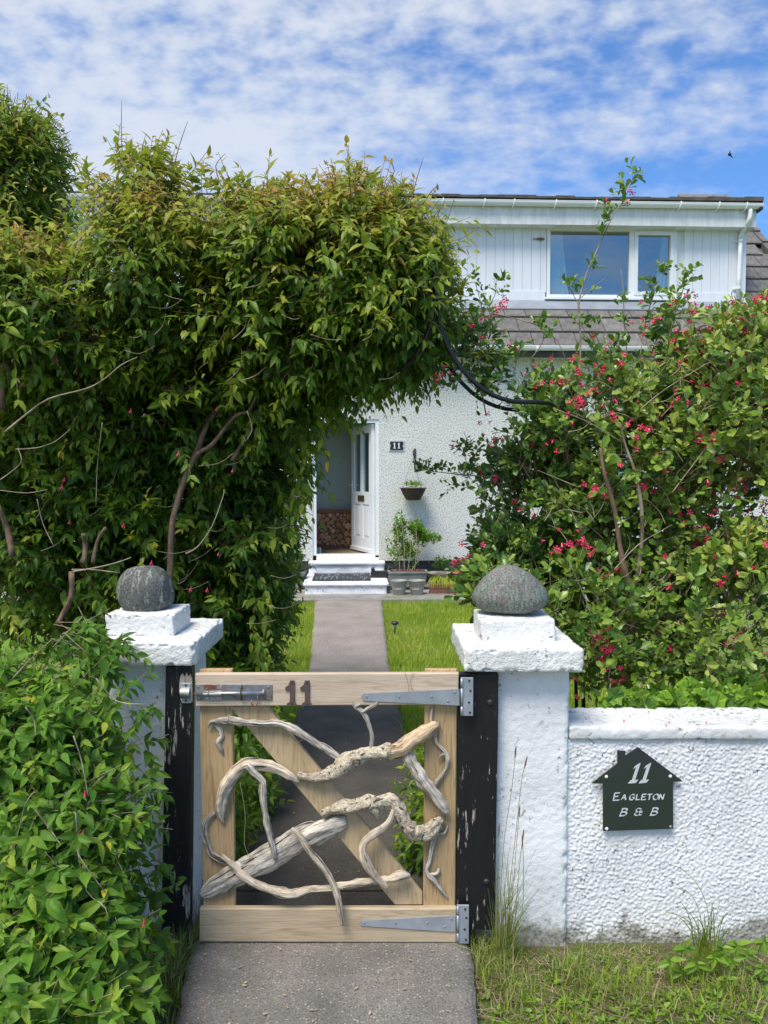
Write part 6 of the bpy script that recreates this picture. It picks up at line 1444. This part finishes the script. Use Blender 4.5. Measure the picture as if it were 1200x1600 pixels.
# ------------------------------------------------------------------ solar lights
sl0 = None
for i, (px, py, lab) in enumerate([(617, 990, 'solar path light on the right lawn nearer the gate'), (616, 957, 'solar path light on the right lawn nearer the house'), (468, 985, 'solar path light on the left lawn nearer the gate'), (471, 958, 'solar path light on the left lawn nearer the house')]):
    p = gr(px, py + 2, .01)
    if sl0 is None:
        sl0 = thing('solar_light', lab, 'garden light', p, 'solar lights in the lawn'); h = .155
        b = B(); b.lathe([(.006, 0), (.008, h * .5)], p.x, p.y, 8); b.v = [(x, y, z + .01) for x, y, z in b.v]; b.make('spike', 'black_plastic', sl0)
        b = B(); b.lathe([(.012, h * .45 + .01), (.024, h * .75), (.026, h * .8)], p.x, p.y, 12); b.make('lens', 'lamp_glass', sl0, smooth=True)
        b = B(); b.lathe([(.040, h * .8 + .002), (.042, h * .86), (.036, h * .98), (.010, h)], p.x, p.y, 14); b.make('head', 'black_plastic', sl0, smooth=True)
    else: dup(sl0, p, lab)

# ------------------------------------------------------------------ planters by the house
def trough(px0, px1, py, hgt, dep, label, m, name='planter_trough', legs=True, taper=.03, lift=None, cat_='planter'):
    x0, y0 = Lg(px0, py, lift or .05); x1, _ = Lg(px1, py, lift or .05); w2 = (x1 - x0) / 2; t = hthing(name, label, cat_, (x0 + x1) / 2, y0, .044)
    zz0 = (lift - .044) if lift else 0.005
    b = B(); v = []
    for z, e in ((zz0, -taper), (zz0 + hgt, 0)): v += [(-w2 - e * -1, 0 + (-e), z), (w2 - (-e), 0 + (-e), z), (w2 - (-e), dep - (-e), z), (-w2 + (-e), dep - (-e), z)]
    b.add(v, [(3, 2, 1, 0), (0, 1, 5, 4), (1, 2, 6, 5), (2, 3, 7, 6), (3, 0, 4, 7)])
    zt_ = zz0 + hgt; b.box(-w2 - .012, w2 + .012, -.012, .02, zt_ - .02, zt_ + .006); b.box(-w2 - .012, w2 + .012, dep - .02, dep + .012, zt_ - .02, zt_ + .006); b.box(-w2 - .012, -w2 + .02, .02, dep - .02, zt_ - .02, zt_ + .006); b.box(w2 - .02, w2 + .012, .02, dep - .02, zt_ - .02, zt_ + .006)
    hpart(b, 'box', m, t); b = B(); b.box(-w2 + .021, w2 - .021, .021, dep - .021, zt_ - .03, zt_ - .02); hpart(b, 'compost', 'compost', t)
    if lift:
        for s in (-1, 1): b = B(); b.box(s * (w2 - .12) - .05, s * (w2 - .12) + .05, .03, dep - .03, 0, zz0); hpart(b, 'foot', 'apron', t)
    return t, w2, dep, zt_
def hbush(root, px0, px1, py0, py1, d, n, ll, m, tp=TP_E, tn='e', v0=.3, gravv=.05, name='foliage', dn=.1):
    bl = []
    cxp, cyp = (px0 + px1) / 2, (py0 + py1) / 2; c = hw(L(cxp, cyp, d)[0], d, L(cxp, cyp, d)[1]); s = c.y / F
    bl = [(np.array(tuple(c)), np.array(((px1 - px0) / 2 * s, dn, (py1 - py0) / 2 * s)), 1)]
    P, Nr = shell_points(bl, n, .9, core=.0, back=.8); A = Nr * .35 + np.array([0, 0, .9]) + RNG.normal(0, .25, P.shape)
    O, D, Nn, Ln, V = sprigs(P, A, np.full(len(P), ll * 2.2), 5, ll, .9, gravv, pair=False, vbase=v0 + .3 * RNG.random(len(P)), tipgain=.2)
    Rm = np.array(Matrix.Rotation(-HA, 3, 'Z'))                       # into the root's own axes
    off = np.array(tuple(root.location)); O = (O - off) @ Rm.T
    o = leaf_mesh(name, tp, O, D @ Rm.T, Nn @ Rm.T, Ln, V, m, None, 'stuff'); o.parent = root; return o
t1, w2, dp_, zt_ = trough(608, 668, 915, .195, .26, 'grey wooden trough holding a small olive shrub right of the steps', 'grey_trough', lift=.115)
for (a, b_, c_, d_) in ((603, 640, 830, 892), (622, 655, 835, 895), (616, 632, 808, 850), (648, 662, 820, 860), (655, 686, 838, 852), (640, 656, 820, 840)): hbush(t1, a, b_, c_, d_, -.35, 80, .05, 'leaf_weed', v0=-.1)
b = B()
for (a, c_) in (((-.12, .1, zt_), (-.18, .1, zt_ + .75)), ((.0, .12, zt_), (.04, .1, zt_ + .6)), ((.05, .12, zt_), (.28, .1, zt_ + .42)), ((-.05, .12, zt_), (-.10, .1, zt_ + .8)), ((.1, .12, zt_), (.12, .1, zt_ + .6))): b.tube([a, ((a[0] + c_[0]) / 2 + .02, .1, (a[2] + c_[2]) / 2), c_], .006, n=4)
hpart(b, 'stems', 'twig', t1)
b = B()
for k in range(60): x, y = random.uniform(-w2 + .04, w2 - .04), random.uniform(.03, dp_ - .03); b.ball((x, y, zt_ - .01 + .02 * random.random()), (.018, .015, .014), 5, 3)
hpart(b, 'bark_chips', 'red_mulch', t1, kind='stuff')
t2, w2, dp_, zt_ = trough(436, 476, 914, .18, .26, 'grey wooden trough with straggly plants left of the steps', 'grey_trough', lift=.12)
hbush(t2, 440, 476, 868, 898, -.6, 60, .06, 'leaf_weed', v0=.0); hbush(t2, 452, 470, 850, 885, -.6, 20, .05, 'leaf_weed', v0=.1)
t3, w2, dp_, zt_ = trough(673, 740, 927, .15, .18, 'terracotta plastic trough of striped arching leaves near the house wall', 'terracotta')
b = B(); b.box(-w2 - .004, w2 + .004, .006, .012, .08, .095); hpart(b, 'moulded_band', 'terracotta', t3)
v = B()
for k in range(110):
    x = random.uniform(-w2 + .03, w2 - .02); y = random.uniform(.04, .14); a = random.uniform(-1, 1); l = random.uniform(.10, .22); v.tube([(x, y, zt_ - .02), (x + a * l * .3, y - .04, zt_ + l * .45), (x + a * l * .8, y - .11, zt_ + l * .15), (x + a * l, y - .14, zt_ - l * .35)], [.006, .006, .004, .001], n=3, sub=2, flat=.4, cap=False)
hpart(v, 'foliage', 'grass', t3, kind='stuff')
for o in t3.children:
    if o.name.startswith('foliage'):
        a = o.data.attributes.new('v', 'FLOAT', 'POINT'); a.data.foreach_set('value', np.full(len(o.data.vertices), .78, np.float32))
def pail(px, py, rt, rb_, hgt, label, m, name='pail', group=None, cat_='bucket', plant=None):
    x, y = Lg(px, py, .045); t = hthing(name, label, cat_, x, y + rb_, .045, group)
    b = B(); b.lathe([(rb_ * .96, 0), (rb_, .004), (rt, hgt - .012), (rt + .008, hgt - .006), (rt + .006, hgt), (rt - .006, hgt), (rt - .01, hgt - .03)], 0, 0, 22); hpart(b, 'body', m, t, True)
    b = B(); b.lathe([(rt - .012, hgt - .035), (rt - .013, hgt - .025)], 0, 0, 16); hpart(b, 'compost', 'compost', t)
    for q in ((.35, .45) if m == 'zinc' else ()):
        r_ = rb_ + (rt - rb_) * q; b = B(); b.lathe([(r_ + .001, hgt * q), (r_ + .005, hgt * q + .006), (r_ + .003, hgt * q + .012)], 0, 0, 22); hpart(b, 'rib', m, t, True)
    return t
k1 = pail(624, 930, .115, .082, .20, 'grey zinc bucket with a green seedling, next to the steps', 'zinc', 'zinc_bucket', 'zinc buckets by the steps'); hbush(k1, 618, 630, 898, 912, -.72, 16, .04, 'leaf_weed', v0=.4, dn=.05)
k2 = pail(652, 930, .115, .082, .20, 'grey zinc bucket with low sparse growth, beside the terracotta trough', 'zinc', 'zinc_bucket', 'zinc buckets by the steps'); hbush(k2, 644, 660, 905, 911, -.72, 8, .03, 'leaf_weed', v0=.2, dn=.05)
k3 = pail(687, 919, .17, .12, .22, 'beige round pot with grassy plant behind the terracotta trough', 'beige_pot', 'round_pot', None, 'pot'); hbush(k3, 676, 704, 875, 892, -.3, 60, .05, 'leaf_front', TP_F, 'f', .1)
k4 = pail(725, 919, .15, .11, .22, 'orange round pot with dark seedlings beside the beige pot', 'terracotta', 'round_pot', None, 'pot'); hbush(k4, 715, 740, 880, 893, -.3, 30, .05, 'leaf_front', TP_F, 'f', .1)
hbush(hb_, 630, 662, 755, 763, -.22, 60, .03, 'leaf_weed', v0=.1, dn=.13)

# ------------------------------------------------------------------ small things
x, z = L(842, 373.5, dy0 - .01); fi = hthing('fish_ornament', 'small grey fish ornament fixed to the white cladding left of the window', 'ornament', x, dy0 - .02, z)
b = B(); b.tube([(.09, 0, 0), (.07, 0, 0), (.02, 0, .0), (-.04, 0, .0), (-.06, 0, 0)], [.005, .018, .024, .010, .004], n=10, flat=.4); hpart(b, 'body', 'bark', fi, True)
b = B(); b.prism([(-.055, 0), (-.10, -.012), (-.09, 0), (-.10, .012)], -.004, .004); hpart(b, 'tail', 'bark', fi)
p = at(1140, 241, 3.2); bee = thing('flying_insect', 'small dark insect in flight against the blue sky', 'insect', p)
b = B(); b.ball(tuple(p), (.0068, .008, .0068), 10, 6); b.make('body', 'black_plastic', bee, smooth=True)
b = B(); b.add([tuple(p + Vector(q)) for q in ((-.002, 0, .006), (.002, 0, .018), (.005, .002, .016), (.002, .001, .006))], [(0, 1, 2, 3)]); b.make('wing', 'black_pipe', bee)
b = B(); b.tube([p, p + Vector((.007, 0, -.008)), p + Vector((.013, 0, -.015))], [.003, .0025, .001], n=5); b.make('tail', 'black_plastic', bee)
